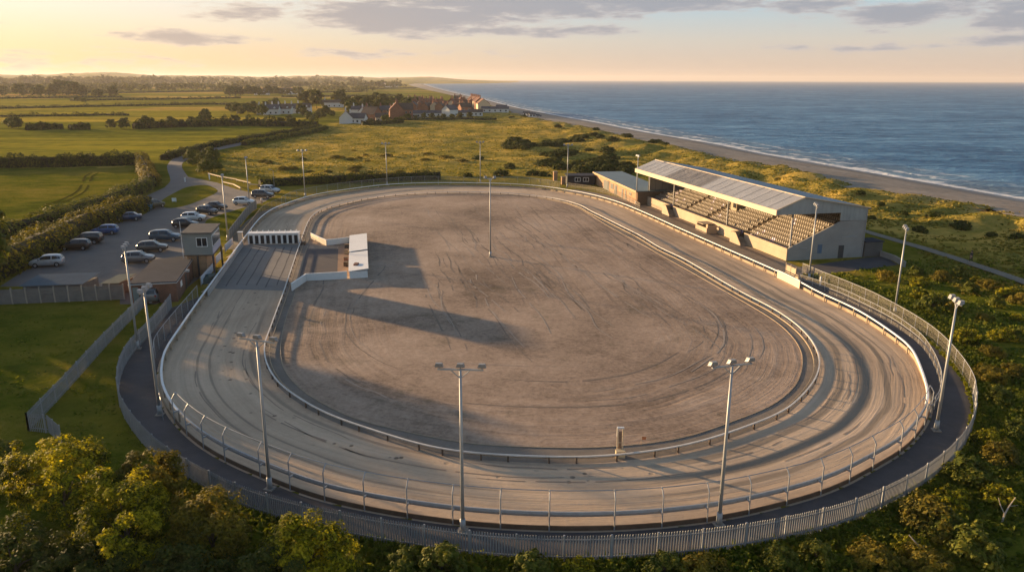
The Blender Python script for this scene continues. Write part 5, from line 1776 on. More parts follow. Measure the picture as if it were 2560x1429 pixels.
for key, lab, (px, py), cz, rx, ry, rz_, th, m_, nc, sd_ in fore:
    q = at(px, py, cz)
    plant_proto(key, rx, ry, rz_, cz, cz + rz_ * .6, nc, .60, 140, .115, 100 + sd_, m_, -.75)
    plant(key, 'broadleaf_tree' if cz > 2.5 else 'bush', lab, 'tree' if cz > 2.5 else 'bush', (q.x, q.y, 0), .92, 0)

# shrubs right of the palisade and along the bottom
plant_proto('B1', 1.5, 1.4, 1.15, .75, 1.5, 44, .48, 60, .16, 21, L_green, -.3)
plant_proto('B2', 1.7, 1.5, 1.05, .6, 1.4, 44, .5, 60, .15, 22, L_brown, -.3)
plant_proto('B3', 1.3, 1.6, .95, .55, 1.3, 40, .45, 60, .15, 23, L_gold, -.3)
plant_proto('B4', 2.4, 2.1, 1.35, .7, 1.8, 60, .6, 60, .24, 24, L_dark, -.3)
plant_proto('B5', 2.2, 2.3, 1.2, .55, 1.6, 56, .6, 60, .26, 25, L_dark, -.3)
plant_proto('B6', 1.8, 1.6, 1.5, 1.0, 1.9, 40, .55, 50, .30, 26, L_far, -.35)
band = [(2330, 778), (2372, 822), (2418, 858), (2452, 905), (2478, 952), (2490, 1005), (2500, 1062), (2478, 1112), (2462, 1160), (2505, 1150), (2420, 1205), (2455, 1232), (2380, 1262), (2410, 1300), (2318, 1316), (2360, 1345), (2230, 1352), (2280, 1380), (2130, 1385), (2185, 1412), (2040, 1400), (1950, 1415), (1850, 1428), (2545, 1010), (2540, 940), (2552, 1090), (2535, 1190), (2500, 1260), (2090, 1436), (1760, 1434), (1660, 1438), (1560, 1440), (1440, 1444), (1330, 1444), (1220, 1442), (1110, 1432), (1010, 1422), (920, 1404), (870, 1440), (2310, 1425), (2440, 1400)]
for i, (px, py) in enumerate(band):
    if i % 5 in (1, 3) and px > 2000 or i % 3 == 1 and px <= 2000: continue
    q = at(px + R.uniform(-6, 6), py)
    k = ('B1', 'B1', 'B3', 'B1', 'B2')[i % 5]
    lab = {'B1': 'rounded green shrub in the scrub outside the palisade', 'B2': 'brownish bramble shrub in the scrub outside the palisade', 'B3': 'yellowish sunlit shrub in the scrub outside the palisade'}[k]
    plant(k, 'shrub', lab, 'shrub', q, R.uniform(.5, .8) if py > 1385 and px < 2100 else R.uniform(.6, 1.0), None, 'scrub shrubs outside the palisade')
# shrubs of the near dune grass, right of the stand
duneb = [(2215, 700), (2290, 690), (2300, 715), (2350, 700), (2395, 692), (2440, 705), (2470, 720), (2425, 735), (2520, 742), (2555, 760), (2490, 765), (2540, 800), (2385, 775), (2350, 760), (2300, 745), (2460, 800), (2555, 850), (2505, 850), (2480, 890)]
for i, (px, py) in enumerate(duneb):
    plant(('B2', 'B1', 'B3')[i % 3], 'shrub', 'low {} shrub on the grass between the palisade and the dune path'.format(('brown', 'green', 'yellowish')[i % 3]), 'shrub', at(px, py), R.uniform(.4, .8), None, 'shrubs below the dune path')

# gorse on the meadow
def scatter(pxs, key, label, group, s0, s1, name='gorse_bush', cat='bush', flat=1.0):
    for px, py in pxs:
        q = at(px, py)
        z = ground_z(q.x, q.y)
        ss_ = R.uniform(s0, s1)
        plant(key, name, label, cat, (q.x, q.y, z - .1), ss_, None, group, ss_ * flat)


def blob(cx, cy, wx, wy, n):
    return [(cx + wx * (2 * R.random() - 1), cy + wy * (2 * R.random() - 1)) for _ in range(n)]


scatter(blob(1330, 366, 62, 11, 20), 'B4', 'dark gorse bush of the big clump in the middle of the meadow', 'gorse of the middle meadow clump', 1.0, 1.6, flat=.7)
scatter(blob(1440, 405, 90, 22, 34), 'B5', 'dark gorse bush of the thicket behind the clubhouse hut', 'gorse thicket behind the hut', .7, 1.3, flat=.75)
scatter(blob(1500, 425, 70, 10, 14), 'B4', 'low dark gorse right behind the tan annexe', 'gorse behind the annexe', .7, 1.1)
scatter(blob(1450, 355, 60, 8, 10), 'B4', 'dark gorse bush strung out between meadow clump and beach', 'gorse towards the beach', .8, 1.3, flat=.7)
scatter([(1395, 325), (1490, 330), (1565, 345), (1530, 362), (1660, 372), (1640, 364), (1360, 296), (1385, 300), (1310, 295), (1280, 297)], 'B4', 'dark dune bush near the edge of the beach', 'bushes along the dune edge', .7, 1.2, flat=.7)
scatter([(1275, 420), (1330, 438), (1360, 440), (1250, 440), (1170, 442), (880, 447), (1195, 400)], 'B5', 'single dark bush on the meadow just behind the far bend', 'bushes behind the far bend', .6, 1.0)
scatter(blob(900, 405, 260, 30, 26), 'B2', 'small scattered bush in the rough meadow behind the track', 'scattered meadow bushes', .5, 1.3, 'meadow_bush', flat=.55)
scatter(blob(505, 405, 26, 12, 12) + [(524, 428), (510, 432), (538, 426)], 'B1', 'sunlit bush of the clump beside the bend of the lane', 'bushes beside the lane bend', 1.0, 1.7, 'lane_bush')
scatter(blob(1900, 470, 200, 25, 8), 'B2', 'low dune bush behind the grandstand roof', 'dune bushes behind the grandstand', .5, .9, flat=.6)
scatter([(2150, 500), (2200, 520), (2260, 535), (2330, 545), (2400, 570), (2480, 590), (2540, 600), (2300, 575), (2180, 545)], 'B5', 'flat dune bush on the seaward grass right of the grandstand', 'bushes on the seaward grass', .4, .8)


# hedges
def hedge(name, label, path, wdt, h, m, size=.3, dens=9.0, seed=1, ground=True, rag=.25):
    rs = np.random.RandomState(seed)
    pts = resample([Vector(p) for p in path], .8)
    root = thing(name, label, 'hedge', pts[0])
    L = .8 * len(pts)
    n = int(L * (wdt + 2 * h) * dens)
    arr = np.array([(p.x, p.y) for p in pts])
    idx = rs.uniform(0, len(pts) - 1.01, n)
    i0 = idx.astype(int); f = (idx - i0)[:, None]
    c = arr[i0] * (1 - f) + arr[i0 + 1] * f
    d = arr[i0 + 1] - arr[i0]; d /= np.linalg.norm(d, axis=1)[:, None] + 1e-9
    s = np.stack([d[:, 1], -d[:, 0]], 1)
    # lumps along the length
    ph = rs.uniform(0, 6.28, 5)
    arc = idx * .8
    lump = 1 + rag * (.5 * np.sin(arc / 2.3 + ph[0]) + .35 * np.sin(arc / 1.1 + ph[1]) + .3 * np.sin(arc / 5.1 + ph[2]))
    a = rs.uniform(-.12, math.pi + .12, n)
    lump2 = lump + rag * .5 * np.sin(arc * 1.9 + a * 3 + ph[3]) * rs.uniform(.4, 1, n)
    rr = lump2 * np.where(rs.rand(n) < .75, rs.uniform(.86, 1.04, n), rs.uniform(.5, .9, n))
    ca = np.sign(np.cos(a)) * np.abs(np.cos(a)) ** .7; sa = np.sign(np.sin(a)) * np.abs(np.sin(a)) ** .7
    C = np.zeros((n, 3))
    C[:, :2] = c + s * (ca * rr * wdt / 2)[:, None]
    C[:, 2] = np.clip(sa * rr * h, .05, None)
    if ground: C[:, 2] += np.array([ground_z(x, y) for x, y in c[::max(1, n // 400)]]).repeat(max(1, n // 400))[:n].mean() * 0
    Nn = np.zeros((n, 3)); Nn[:, :2] = s * np.cos(a)[:, None]; Nn[:, 2] = np.sin(a) + .3
    V, Q = leaf_quads(C, Nn, size, rs)
    me = mesh_np('leaves', V - np.array(pts[0])[None, :], Q, m)
    link('leaves', me, root)
    mb = MB(); mb.ribbon([p for p in pts[::2]], [(-wdt * .34, 0), (wdt * .34, 0), (wdt * .30, h * .7), (0, h * .82), (-wdt * .30, h * .7)])  # solid dark core added behind the leaves against see-through
    mb.build('shade_core', M_shade, root, world=True)
    return root


def gp(*px): return [Vector((p.x, p.y, max(0, ground_z(p.x, p.y) - .15))) for p in spline(P(0, *px), False, 2)]


hedge('hedge', 'thick rounded hedge at the near left of the car park', gp((-220, 790), (-60, 712), (60, 650), (150, 606), (228, 566)), 6.5, 3.3, L_hedge, .26, 13, 31)
hedge('hedge', 'rounded hedge above the dark blue hatchback', gp((236, 568), (290, 545), (362, 520)), 6.0, 3.4, L_hedge, .26, 13, 32)
hedge('hedge', 'long dark hedge between car park hedge and the mown field', gp((-180, 640), (60, 582), (150, 554), (250, 522), (330, 492), (376, 468)), 4.2, 2.9, L_green, .28, 13, 33)
hedge('hedge', 'sunlit hedge along the right side of the mown field', gp((378, 466), (372, 445), (362, 425), (352, 406)), 4.4, 3.0, L_brown, .30, 12, 34)
hedge('hedge', 'straight dark hedge along the top of the mown field', gp((-250, 424), (0, 420), (150, 417), (338, 412)), 4.0, 3.8, L_dark, .36, 11, 35)
hedge('hedge', 'hedge on the field side of the lane towards the village', gp((410, 400), (455, 387), (520, 371), (600, 355), (680, 342), (760, 328), (800, 320)), 3.6, 2.2, L_dark, .42, 9, 36)
hedge('hedge', 'hedge on the meadow side of the lane towards the village', gp((610, 364), (660, 355), (720, 344), (780, 332), (815, 323)), 3.4, 2.0, L_green, .42, 9, 37)
hedge('hedge', 'dark hedge lying behind the far bend of the track', gp((650, 468), (720, 463), (800, 459), (900, 455), (1000, 451), (1100, 448)), 3.6, 2.4, L_dark, .28, 13, 38)
hedge('field_hedge', 'dark flat hedge stub alone in the wide left field', gp((68, 326), (110, 324), (158, 323)), 4, 3.4, L_dark, .7, 6, 39)
hedge('field_hedge', 'short dark rounded hedge beside the hedge stub in the left field', gp((175, 325), (200, 324), (224, 323)), 5, 3.2, L_dark, .7, 6, 40)
hedge('field_hedge', 'long hedge of bushes across the fields left of the village', gp((335, 322), (420, 318), (500, 316), (600, 314), (700, 316), (790, 317)), 6, 3.6, L_dark, .7, 6, 41, rag=.7)
hedge('field_hedge', 'bushy hedge on the meadow edge before the white cottage', gp((905, 314), (940, 313), (985, 310), (1000, 306)), 5, 2.6, L_dark, .7, 5, 42, rag=.4)
for i, (a, b, lab) in enumerate([((0, 292), (330, 288), 'thin hedge line across the left field, nearest of the far hedge lines'), ((0, 272), (480, 262), 'thin hedge line across the far fields below the two small trees'), ((180, 252), (600, 246), 'thin far hedge line running towards the tree belt'), ((420, 262), (640, 262), 'thin hedge line left of the white row of houses'), ((0, 247), (300, 243), 'faint hedge line under the farthest woods'), ((560, 236), (900, 230), 'faint hedge line beyond the village trees'), ((700, 243), (1000, 240), 'hedge line just behind the village trees'), ((860, 225), (1040, 221), 'faint hedge line near the far dunes'), ((300, 233), (700, 226), 'faint hedge line in the middle distance fields'), ((1000, 300), (1240, 300), 'low dark hedge below the seaside houses')]):
    pa, pb = at(*a), at(*b)
    n_ = 8
    pth = [pa.lerp(pb, k / n_) + Vector((0, R.uniform(-6, 6) * (pa.y / 600), 0)) for k in range(n_ + 1)]
    sc = max(1.0, pa.y / 550)
    pth = [Vector((p.x, p.y, ground_z(p.x, p.y) - .2)) for p in spline(pth, False, 6 * sc)]
    hedge('field_hedge', lab, pth, 3.4 * sc ** .5, 1.7 * sc ** .4, L_far, .6 * sc ** .8, 3.2 / sc ** 1.3, 50 + i, rag=.8)

# tall trees that stand left of the picture and shade the near lawn
plant_proto('S1', 3.6, 3.4, 4.4, 5.6, 8, 70, 1.1, 70, .42, 71, L_green, -.8)
for k in range(8):
    f_ = k / 7
    plant('S1', 'shelter_tree', 'tall tree of the shelter row beyond the left edge of the lawn', 'tree', (-94 + 24 * f_, 56 + 40 * f_, 0), R.uniform(1.0, 1.15), None, 'shelter trees left of the lawn')
# far trees
plant_proto('F1', 4.2, 4.0, 4.6, 5.6, 8, 40, 1.5, 26, 1.05, 61, L_far, -.7)
plant_proto('F2', 3.4, 3.8, 3.6, 4.3, 6, 36, 1.3, 26, .95, 62, L_far, -.7)
plant_proto('F3', 5.2, 4.4, 4.0, 4.8, 7, 44, 1.5, 26, 1.05, 63, L_green, -.7)


def trees(px_list, lab, grp, s0=.8, s1=1.2, keys=('F1', 'F2', 'F3')):
    for px, py in px_list:
        q = at(px, py)
        plant(R.choice(keys), 'field_tree', lab, 'tree', (q.x, q.y, ground_z(q.x, q.y) - .2), R.uniform(s0, s1), None, grp)


trees([(278, 322)], 'single round tree standing alone in the wide left field', None, .62, .62, ('F2',))
trees([(515, 310)], 'tall rounded tree above the long field hedge', None, .85, .85, ('F1',))
trees([(545, 311), (480, 315), (455, 317), (430, 319), (590, 313), (365, 319), (345, 321), (310, 323)], 'bushy tree in the long hedge left of the village', 'trees of the long field hedge', .4, .75)
trees([(578, 284), (600, 288), (620, 286), (640, 287), (655, 289), (612, 281), (635, 279), (665, 274), (680, 272), (690, 276), (592, 285)], 'grey green tree around the left end of the white row of houses', 'trees left of the white houses', .6, 1.0)
trees([(765, 268), (775, 266), (785, 268), (792, 272)], 'tall dark tree at the head of the lane by the village', 'tall trees at the lane head', 1.2, 1.6, ('F1',))
trees([(760, 292), (772, 300), (785, 304), (795, 300), (805, 296), (800, 286), (815, 291), (830, 292), (752, 288), (725, 312), (700, 314)], 'rounded tree lining the lane left of the white cottage', 'trees left of the cottage', .5, .85)
trees([(846, 265), (852, 263)], 'tall dark tree standing clear behind the village', 'clear standing village trees', 1.3, 1.5, ('F1',))
trees([(870 + 13 * k + R.uniform(-4, 4), 277 - 5 * R.random()) for k in range(14)] + [(880 + 17 * k, 288 - 4 * R.random()) for k in range(7)] + [(900 + 20 * k, 266 + 3 * R.random()) for k in range(9)], 'dark tree of the wooded middle of the village', 'trees among the village houses', .9, 1.4)
trees([(1060, 296), (1080, 297), (1110, 298), (1130, 297), (1150, 298), (1175, 299), (1020, 300), (1040, 300), (990, 306), (965, 308), (1000, 268), (1030, 266)], 'small bushy tree in front of the brick houses', 'bushes before the brick houses', .35, .6)
trees([(575, 243), (590, 242), (603, 242), (622, 241), (640, 241), (655, 240), (672, 240), (690, 239), (705, 239), (720, 238), (738, 238), (750, 239)], 'dark tree of the grove in the fields beyond the village', 'grove beyond the village', 1.1, 1.7)
trees([(150, 238), (160, 238), (172, 237), (184, 237)], 'large dark flat topped tree clump in the far left fields', 'big clump in the far fields', 2.0, 2.6, ('F3',))
trees([(192, 254), (209, 257), (577, 272), (38, 323), (30, 321), (46, 322)], 'small tree alone among the far fields', 'small lone field trees', .5, .8)
trees([(10 + 30 * k + R.uniform(-12, 12), 243 - k * .25 + R.uniform(-5, 3)) for k in range(10)], 'hazy tree in the far belt at the left', 'hazy far tree belt', 1.2, 2.0, ('F3', 'F1'))

# far woods that read as one mass
rs = np.random.RandomState(77)
VV, QQ, nb = [], [], 0
for (x0, x1, y0, y1, cnt, sz) in ((-200, 600, 219, 231, 170, 9), (200, 900, 207, 214, 160, 18), (-300, 400, 210, 217, 120, 18), (600, 1000, 217, 222, 60, 12), (-200, 300, 236, 242, 60, 6), (760, 960, 225, 232, 30, 7)):
    for k in range(cnt):
        q = at(rs.uniform(x0, x1), rs.uniform(y0, y1)); z = ground_z(q.x, q.y)
        V, Q = clump_crown(sz * rs.uniform(.7, 2.4), sz, sz * rs.uniform(.6, 1.1), 8, sz * .5, 12, sz * .34, rs.randint(1e6), sz * .6, -.2)
        V = V + np.array([q.x, q.y, z]); VV.append(V); QQ.append(Q + nb); nb += len(V)
tag(link('far_woods', mesh_np('far_woods', np.concatenate(VV), np.concatenate(QQ), L_far)), kind='stuff')


# rough grass of meadow and dunes, weeds round the palisade
def tufts(name, m, pts, w0, h0, seed, lean=.35):
    rs = np.random.RandomState(seed)
    n = len(pts)
    B = np.array(pts)
    a = rs.uniform(0, math.pi, n)
    t = np.stack([np.cos(a), np.sin(a), np.zeros(n)], 1)
    wd = (w0 * rs.uniform(.5, 1.4, n))[:, None]; hh = h0 * rs.uniform(.4, 1.4, n)
    up = np.stack([rs.normal(0, lean, n), rs.normal(0, lean, n), np.ones(n)], 1) * hh[:, None]
    b0 = B - np.array([0, 0, .05])
    V = np.stack([b0 - t * wd, b0 + t * wd, b0 + t * wd * .75 + up * rs.uniform(.6, 1, (n, 1)), b0 - t * wd * .6 + up], 1).reshape(-1, 3)
    Q = np.arange(4 * n).reshape(n, 4)
    return tag(link(name, mesh_np(name, V, Q, m)), kind='stuff')


def free(x, y):
    return True


rs = np.random.RandomState(9)
N0 = 230000
Yr = 95 + 560 * rs.rand(N0) ** 1.25
Xr = (rs.rand(N0) * 1.45 - .42) * Yr
dd_, sg_ = seg_dist(Xr, Yr, DUNE)
ok = (dd_ * sg_ > 1)
dst, _ = seg_dist(Xr, Yr, STAD, True); ok &= (~inside(Xr, Yr, STAD)) & (dst > 3)
drd, _ = seg_dist(Xr, Yr, ROADC); ok &= drd > 7
ok &= ~inside(Xr, Yr, MOWN)
_dl, _sl = seg_dist(Xr, Yr, [at(330, 560), at(400, 478)] + ROADC + [at(900, 300), at(1300, 283)])
ok &= (_sl < 0)
ok &= (Xr > -75) | (Yr > 200)
dpt, _ = seg_dist(Xr, Yr, pc); ok &= dpt > 1.3
for_n = np.array([noise.noise((x / 14, y / 9, 5)) for x, y in zip(Xr[ok], Yr[ok])])
keep = for_n + .25 * rs.normal(0, 1, len(for_n)) > -.1
Xk, Yk = Xr[ok][keep], Yr[ok][keep]
tufts('rough_grass', L_grass, [(x, y, ground_z(x, y)) for x, y in zip(Xk, Yk)], .34, .27, 10)
# weeds in a belt outside the palisade
pts = []
PO = offset(PAL, -1.0, False)
_s = 1.0 if not inside(np.array([PO[60].x]), np.array([PO[60].y]), PAL)[0] else -1.0
K0 = idx_near(PAL, at(480, 1185, 0))
for _ in range(40000):
    k = R.randrange(K0, len(PAL) - 1)
    d = R.random() ** 1.8 * 6 + .15
    t_ = PAL[min(k + 1, len(PAL) - 1)] - PAL[k - 1]
    s = Vector((t_.y, -t_.x, 0)).normalized() * (-_s)
    q = PAL[k] + s * d + Vector((R.uniform(-.4, .4), R.uniform(-.4, .4), 0))
    pts.append((q.x, q.y, 0.0))
tufts('undergrowth', L_weed, pts, .16, .34, 11, .5)
pts = []
for _ in range(9000):
    px, py = R.uniform(-40, 480), R.uniform(770, 1330)
    q = at(px, py)
    if noise.noise((q.x / 3, q.y / 2, 1)) > -.05: pts.append((q.x, q.y, 0))
Xp = np.array([p[0] for p in pts]); Yp = np.array([p[1] for p in pts])
ip = inside(Xp, Yp, PAL + [at(700, 900)])
pts = [p for p, i in zip(pts, ip) if not i]
tufts('left_lawn_grass', L_weed, pts, .13, .12, 12, .5)
pts = []
for _ in range(26000):
    px, py = R.uniform(2080, 2580), R.uniform(650, 1420)
    q = at(px, py)
    pts.append((q.x, q.y, 0))
Xp = np.array([p[0] for p in pts]); Yp = np.array([p[1] for p in pts])
dp, _ = seg_dist(Xp, Yp, PAL); ip = inside(Xp, Yp, PAL + [at(1700, 600)])
dq_, _ = seg_dist(Xp, Yp, pc)
kn = np.array([noise.noise((x / 4, y / 3, 2)) for x, y in zip(Xp, Yp)])
ks = (~ip) & (dp > .4) & (dq_ > 1.2) & (kn > -.1)
yard = P(0, (1990, 668), (2155, 645), (2210, 640), (2245, 662), (2100, 680), (2010, 690))
ks &= ~inside(Xp, Yp, yard)
tufts('scrub_grass', L_weed, [p for p, i in zip(pts, ks) if i], .2, .26, 13, .5)
# dead branches
for px, py, lab, a in ((2503, 1310, 'bleached dead branch sticking up from the scrub', .6), (2345, 1412, 'long pale fallen branch near the bottom right edge', 2.4)):
    t = thing('dead_branch', lab, 'branch', at(px, py), a)
    mb = MB(); mb.tube([(0, 0, 0), (.5, .1, .5), (1.1, .15, .85), (1.7, .1, 1.3)], .07, 6, r1=.03); mb.tube([(.5, .1, .5), (.7, .5, .9), (.75, .7, 1.3)], .04, 5, r1=.02); mb.tube([(1.1, .15, .85), (1.5, -.2, .95)], .03, 5, r1=.01)
    mb.build('limb', mat('bleached_wood', (.42, .34, .24), .9, .2, 3), t)
# ------------------------------------------------------------------ cars
def paint(name, col, rough=.28, metal=.25):
    m, n, p = new_mat(name)
    d = n.noise(n.pos(), 1.6, 4, .6)
    n.put(p.inputs['Base Color'], n.ramp(d, [(.3, tuple(c * .85 for c in col)), (.7, tuple(min(1, c * 1.1) for c in col))]))
    p.inputs['Roughness'].default_value = rough; p.inputs['Metallic'].default_value = metal
    p.inputs['Coat Weight'].default_value = .5; p.inputs['Coat Roughness'].default_value = .08
    return m


PAINT = {k: paint('car_paint_' + k, c) for k, c in dict(silver=(.42, .43, .44), black=(.018, .018, .02), dark_grey=(.06, .062, .065), blue=(.035, .10, .26), navy=(.018, .045, .10), white=(.66, .66, .65), grey=(.17, .175, .18), teal=(.03, .07, .11), olive=(.05, .06, .045)).items()}
M_tyre = mat('tyre_rubber', (.018, .018, .018), .9, .2, 6)
M_rim = mat('alloy_rim', (.38, .38, .39), .35, .15, 8, metal=.6)
M_carglass = mat('car_glass', (.018, .022, .028), .08, .2, 2, spec=.7)
M_head = mat('headlight_glass', (.6, .6, .58), .15, .1, 8)
M_tail = mat('tail_light_red', (.28, .02, .015), .25, .1, 8)
M_trim = mat('black_trim', (.02, .02, .02), .7, .2, 5)

# (x, underside, belt or bonnet height, roof height or None, half width, roof half width)
HATCH = [(-2.02, .42, .78, None, .70), (-1.95, .30, .92, .96, .80, .60), (-1.70, .24, .95, 1.32, .84, .60), (-1.25, .22, .96, 1.45, .86, .62), (-.2, .22, .95, 1.49, .87, .63), (.35, .22, .95, 1.44, .87, .62), (1.05, .22, .95, .97, .86, .68), (1.60, .26, .86, None, .82), (1.98, .30, .74, None, .74), (2.10, .40, .62, None, .62)]
ESTATE = [(-2.25, .45, .85, None, .74), (-2.20, .34, 1.02, 1.06, .84, .66), (-2.05, .28, 1.05, 1.50, .87, .66), (-1.4, .26, 1.05, 1.62, .89, .68), (-.1, .26, 1.04, 1.64, .90, .68), (.45, .26, 1.03, 1.56, .90, .67), (1.10, .26, 1.03, 1.06, .89, .72), (1.75, .30, .94, None, .85), (2.12, .34, .82, None, .77), (2.24, .44, .68, None, .64)]
SEDAN = [(-2.25, .42, .80, None, .66), (-2.15, .32, .92, None, .78), (-1.55, .24, .95, .97, .84, .66), (-.95, .22, .95, 1.36, .86, .60), (-.2, .22, .94, 1.42, .87, .61), (.25, .22, .93, 1.37, .87, .60), (1.00, .22, .93, .95, .86, .66), (1.65, .26, .83, None, .82), (2.10, .30, .70, None, .74), (2.22, .40, .58, None, .60)]


def car_proto(key, st, wx, wr=.32):
    mb = MB()
    secs = []
    for s in st:
        x, z0, zb, zr, hw = s[:5]
        rw = s[5] if len(s) > 5 else hw * .86
        top = zr if zr else zb + .035
        half = [(hw * .84, z0), (hw * .98, z0 + .12), (hw, (z0 + zb) / 2 + .04), (hw * .955, zb), (rw, top - (.05 if zr and zr - zb > .2 else .012)), (rw * .72, top)]
        secs.append([(x, y, z) for y, z in half] + [(x, -y, z) for y, z in reversed(half)])
    n = len(secs[0])
    for sct in secs: mb.v += sct
    for i in range(len(secs) - 1):
        for k in range(n):
            l = (k + 1) % n
            mb.f.append((i * n + k, i * n + l, (i + 1) * n + l, (i + 1) * n + k)); mb.m.append(0)
    mb.f.append(tuple(range(n))); mb.f.append(tuple(reversed(range((len(secs) - 1) * n, len(secs) * n)))); mb.m += [0, 0]
    body = mb.mesh('body', PAINT['silver'], True)
    body.materials.clear(); body.materials.append(PAINT['silver'])
    me = {'body': body}
    root = thing('parked_car', 'car', 'car')
    o = link('body', body, root)
    cab = [i for i, s in enumerate(st) if s[3] and s[3] - s[2] > .2]
    i0, i1 = cab[0], cab[-1]

    def lerp3(a, b, t): return tuple(a[k] + (b[k] - a[k]) * t for k in range(3))
    # side glass: two panes each side
    for sg in (1, -1):
        pl, pu = [], []
        for i in [i0 - 1] + cab + [i1 + 1]:
            s = secs[i]; b_, t_ = s[3], s[4]
            pl.append(b_); pu.append(t_)
        def pnt(f, h):
            f = f * (len(pl) - 1); i = min(int(f), len(pl) - 2); u = f - i
            a_ = lerp3(pl[i], pl[i + 1], u); b_ = lerp3(pu[i], pu[i + 1], u)
            q = lerp3(a_, b_, h)
            return (q[0], (q[1] + .012) * sg, q[2])
        N_ = len(pl) - 1
        for f0, f1 in ((.75 / N_, (N_ * .5 - .06) / N_), ((N_ * .5 + .06) / N_, (N_ - .55) / N_)):
            g = MB(); K = 6; pts = []
            for k in range(K + 1):
                f = f0 + (f1 - f0) * k / K
                pts += [pnt(f, .10), pnt(f, .90)]
            g.v = pts; g.f = [(2 * k, 2 * k + 2, 2 * k + 3, 2 * k + 1) for k in range(K)]; g.m = [0] * K
            g.build('side_window', M_carglass, root)
    # windscreen and rear window, lying just over the body
    for nm, ia, ib in (('windscreen', i1, i1 + 1), ('rear_window', i0, i0 - 1)):
        A_, B_ = secs[ia], secs[ib]
        ta, tb = A_[4], B_[4]
        dx_ = .012 if nm == 'windscreen' else -.012
        p0, p1 = lerp3(ta, tb, .06), lerp3(ta, tb, .92)
        e = MB(); e.add([(p0[0] + dx_, p0[1] * .93, p0[2] + .05), (p0[0] + dx_, -p0[1] * .93, p0[2] + .05), (p1[0] + dx_, -p1[1] * .95, p1[2] + .018), (p1[0] + dx_, p1[1] * .95, p1[2] + .018)], [(0, 1, 2, 3)])
        e.build(nm, M_carglass, root)
    for x in (wx, -wx):
        for sg in (1, -1):
            w_ = MB(); w_.tube([(x, sg * .66, wr), (x, sg * .875, wr)], wr, 14); wo = w_.build('wheel', M_tyre, root)
            w_ = MB(); w_.tube([(x, sg * .876, wr), (x, sg * .892, wr)], wr * .62, 10); w_.build('rim', M_rim, wo)
    f_, r_ = st[-2], st[1]
    for sg in (1, -1):
        h_ = MB(); h_.box(f_[0] - .06, f_[0] + .10, sg * f_[4] * .60 - .13, sg * f_[4] * .60 + .13, f_[2] - .15, f_[2] - .01); h_.build('headlight', M_head, root)
        h_ = MB(); h_.box(r_[0] - .05, r_[0] + .06, sg * r_[4] * .80 - .10, sg * r_[4] * .80 + .10, r_[2] - .22, r_[2] - .02); h_.build('tail_light', M_tail, root)
        h_ = MB(); xs = st[i1 + 1][0] - .25; h_.box(xs - .08, xs + .08, sg * .97 - .08, sg * .97 + .08, .93, 1.05); h_.build('mirror', M_trim, root)
    h_ = MB(); h_.box(st[-1][0] - .05, st[-1][0] + .03, -.5, .5, .36, .5); h_.build('bumper', M_trim, root)
    return root


PROTO = {'hatch': car_proto('hatch', HATCH, 1.28, .31), 'estate': car_proto('estate', ESTATE, 1.38, .34), 'sedan': car_proto('sedan', SEDAN, 1.36, .31)}
USED = set()
CARS = [('hatch', 'silver', (142, 667), (90, 670), 'silver hatchback parked alone at the lower left of the car park'),
        ('hatch', 'black', (209, 626), (163, 627), 'black hatchback parked in front of another black car by the hedge'),
        ('estate', 'black', (236, 611), (190, 612), 'black estate car half hidden behind the black hatchback by the hedge'),
        ('hatch', 'blue', (279, 587), (241, 588), 'bright blue hatchback parked by the hedge gap'),
        ('sedan', 'navy', (339, 552), (301, 554), 'dark blue car parked under the rounded hedge'),
        ('estate', 'olive', (380, 523), (403, 519), 'dark off roader parked at the car park mouth by the grass island'),
        ('sedan', 'black', (517, 524), (552, 526), 'black saloon parked behind the dark grey hatchback'),
        ('hatch', 'dark_grey', (494, 535), (529, 538), 'dark grey hatchback between the black saloon and the white hatchback'),
        ('hatch', 'white', (464, 554), (500, 553), 'white hatchback parked in the right hand row above the judges box'),
        ('hatch', 'black', (443, 571), (476, 571), 'black hatchback partly hidden behind the judges box roof'),
        ('estate', 'teal', (388, 605), (434, 604), 'dark blue estate parked left of the judges box'),
        ('hatch', 'dark_grey', (356, 632), (401, 630), 'dark grey hatchback parked next to the silver grey hatchback'),
        ('hatch', 'grey', (319, 660), (366, 658), 'silver grey hatchback nose in towards the brick building roof'),
        ('hatch', 'white', (592, 513), (622, 513), 'white hatchback parked next to the mast beside the panel fence'),
        ('estate', 'dark_grey', (636, 496), (672, 496.5), 'dark grey people carrier parked at the top of the car park'),
        ('estate', 'silver', (655, 483), (686, 485), 'pale off roader behind the grey people carrier'),
        ('estate', 'grey', (396, 757), (412, 738), 'grey van like car tucked beside the brick building wall')]
for kind, colr, ra, fb, lab in CARS:
    a, b = at(*ra), at(*fb)
    d = (b - a).normalized()
    side = Vector((-d.y, d.x, 0))
    mid = (a + b) / 2
    if side.dot(Vector((mid.x, mid.y, 0))) < 0: side = -side
    c = mid + side * .85
    o = PROTO[kind] if kind not in USED else copy_tree(PROTO[kind])
    USED.add(kind)
    o.location = (c.x, c.y, .02); o.rotation_euler = (0, 0, math.atan2(d.y, d.x))
    o.scale = (1.10, 1.12, 1.20)
    o['label'] = lab; o['group'] = 'cars in the car park'
    for ch in o.children:
        if ch.name.startswith('body'):
            ch.material_slots[0].link = 'OBJECT'; ch.material_slots[0].material = PAINT[colr]
t = thing('wheeled_bin', 'small bright blue wheeled bin beside the dark off roader', 'bin', at(374, 524))
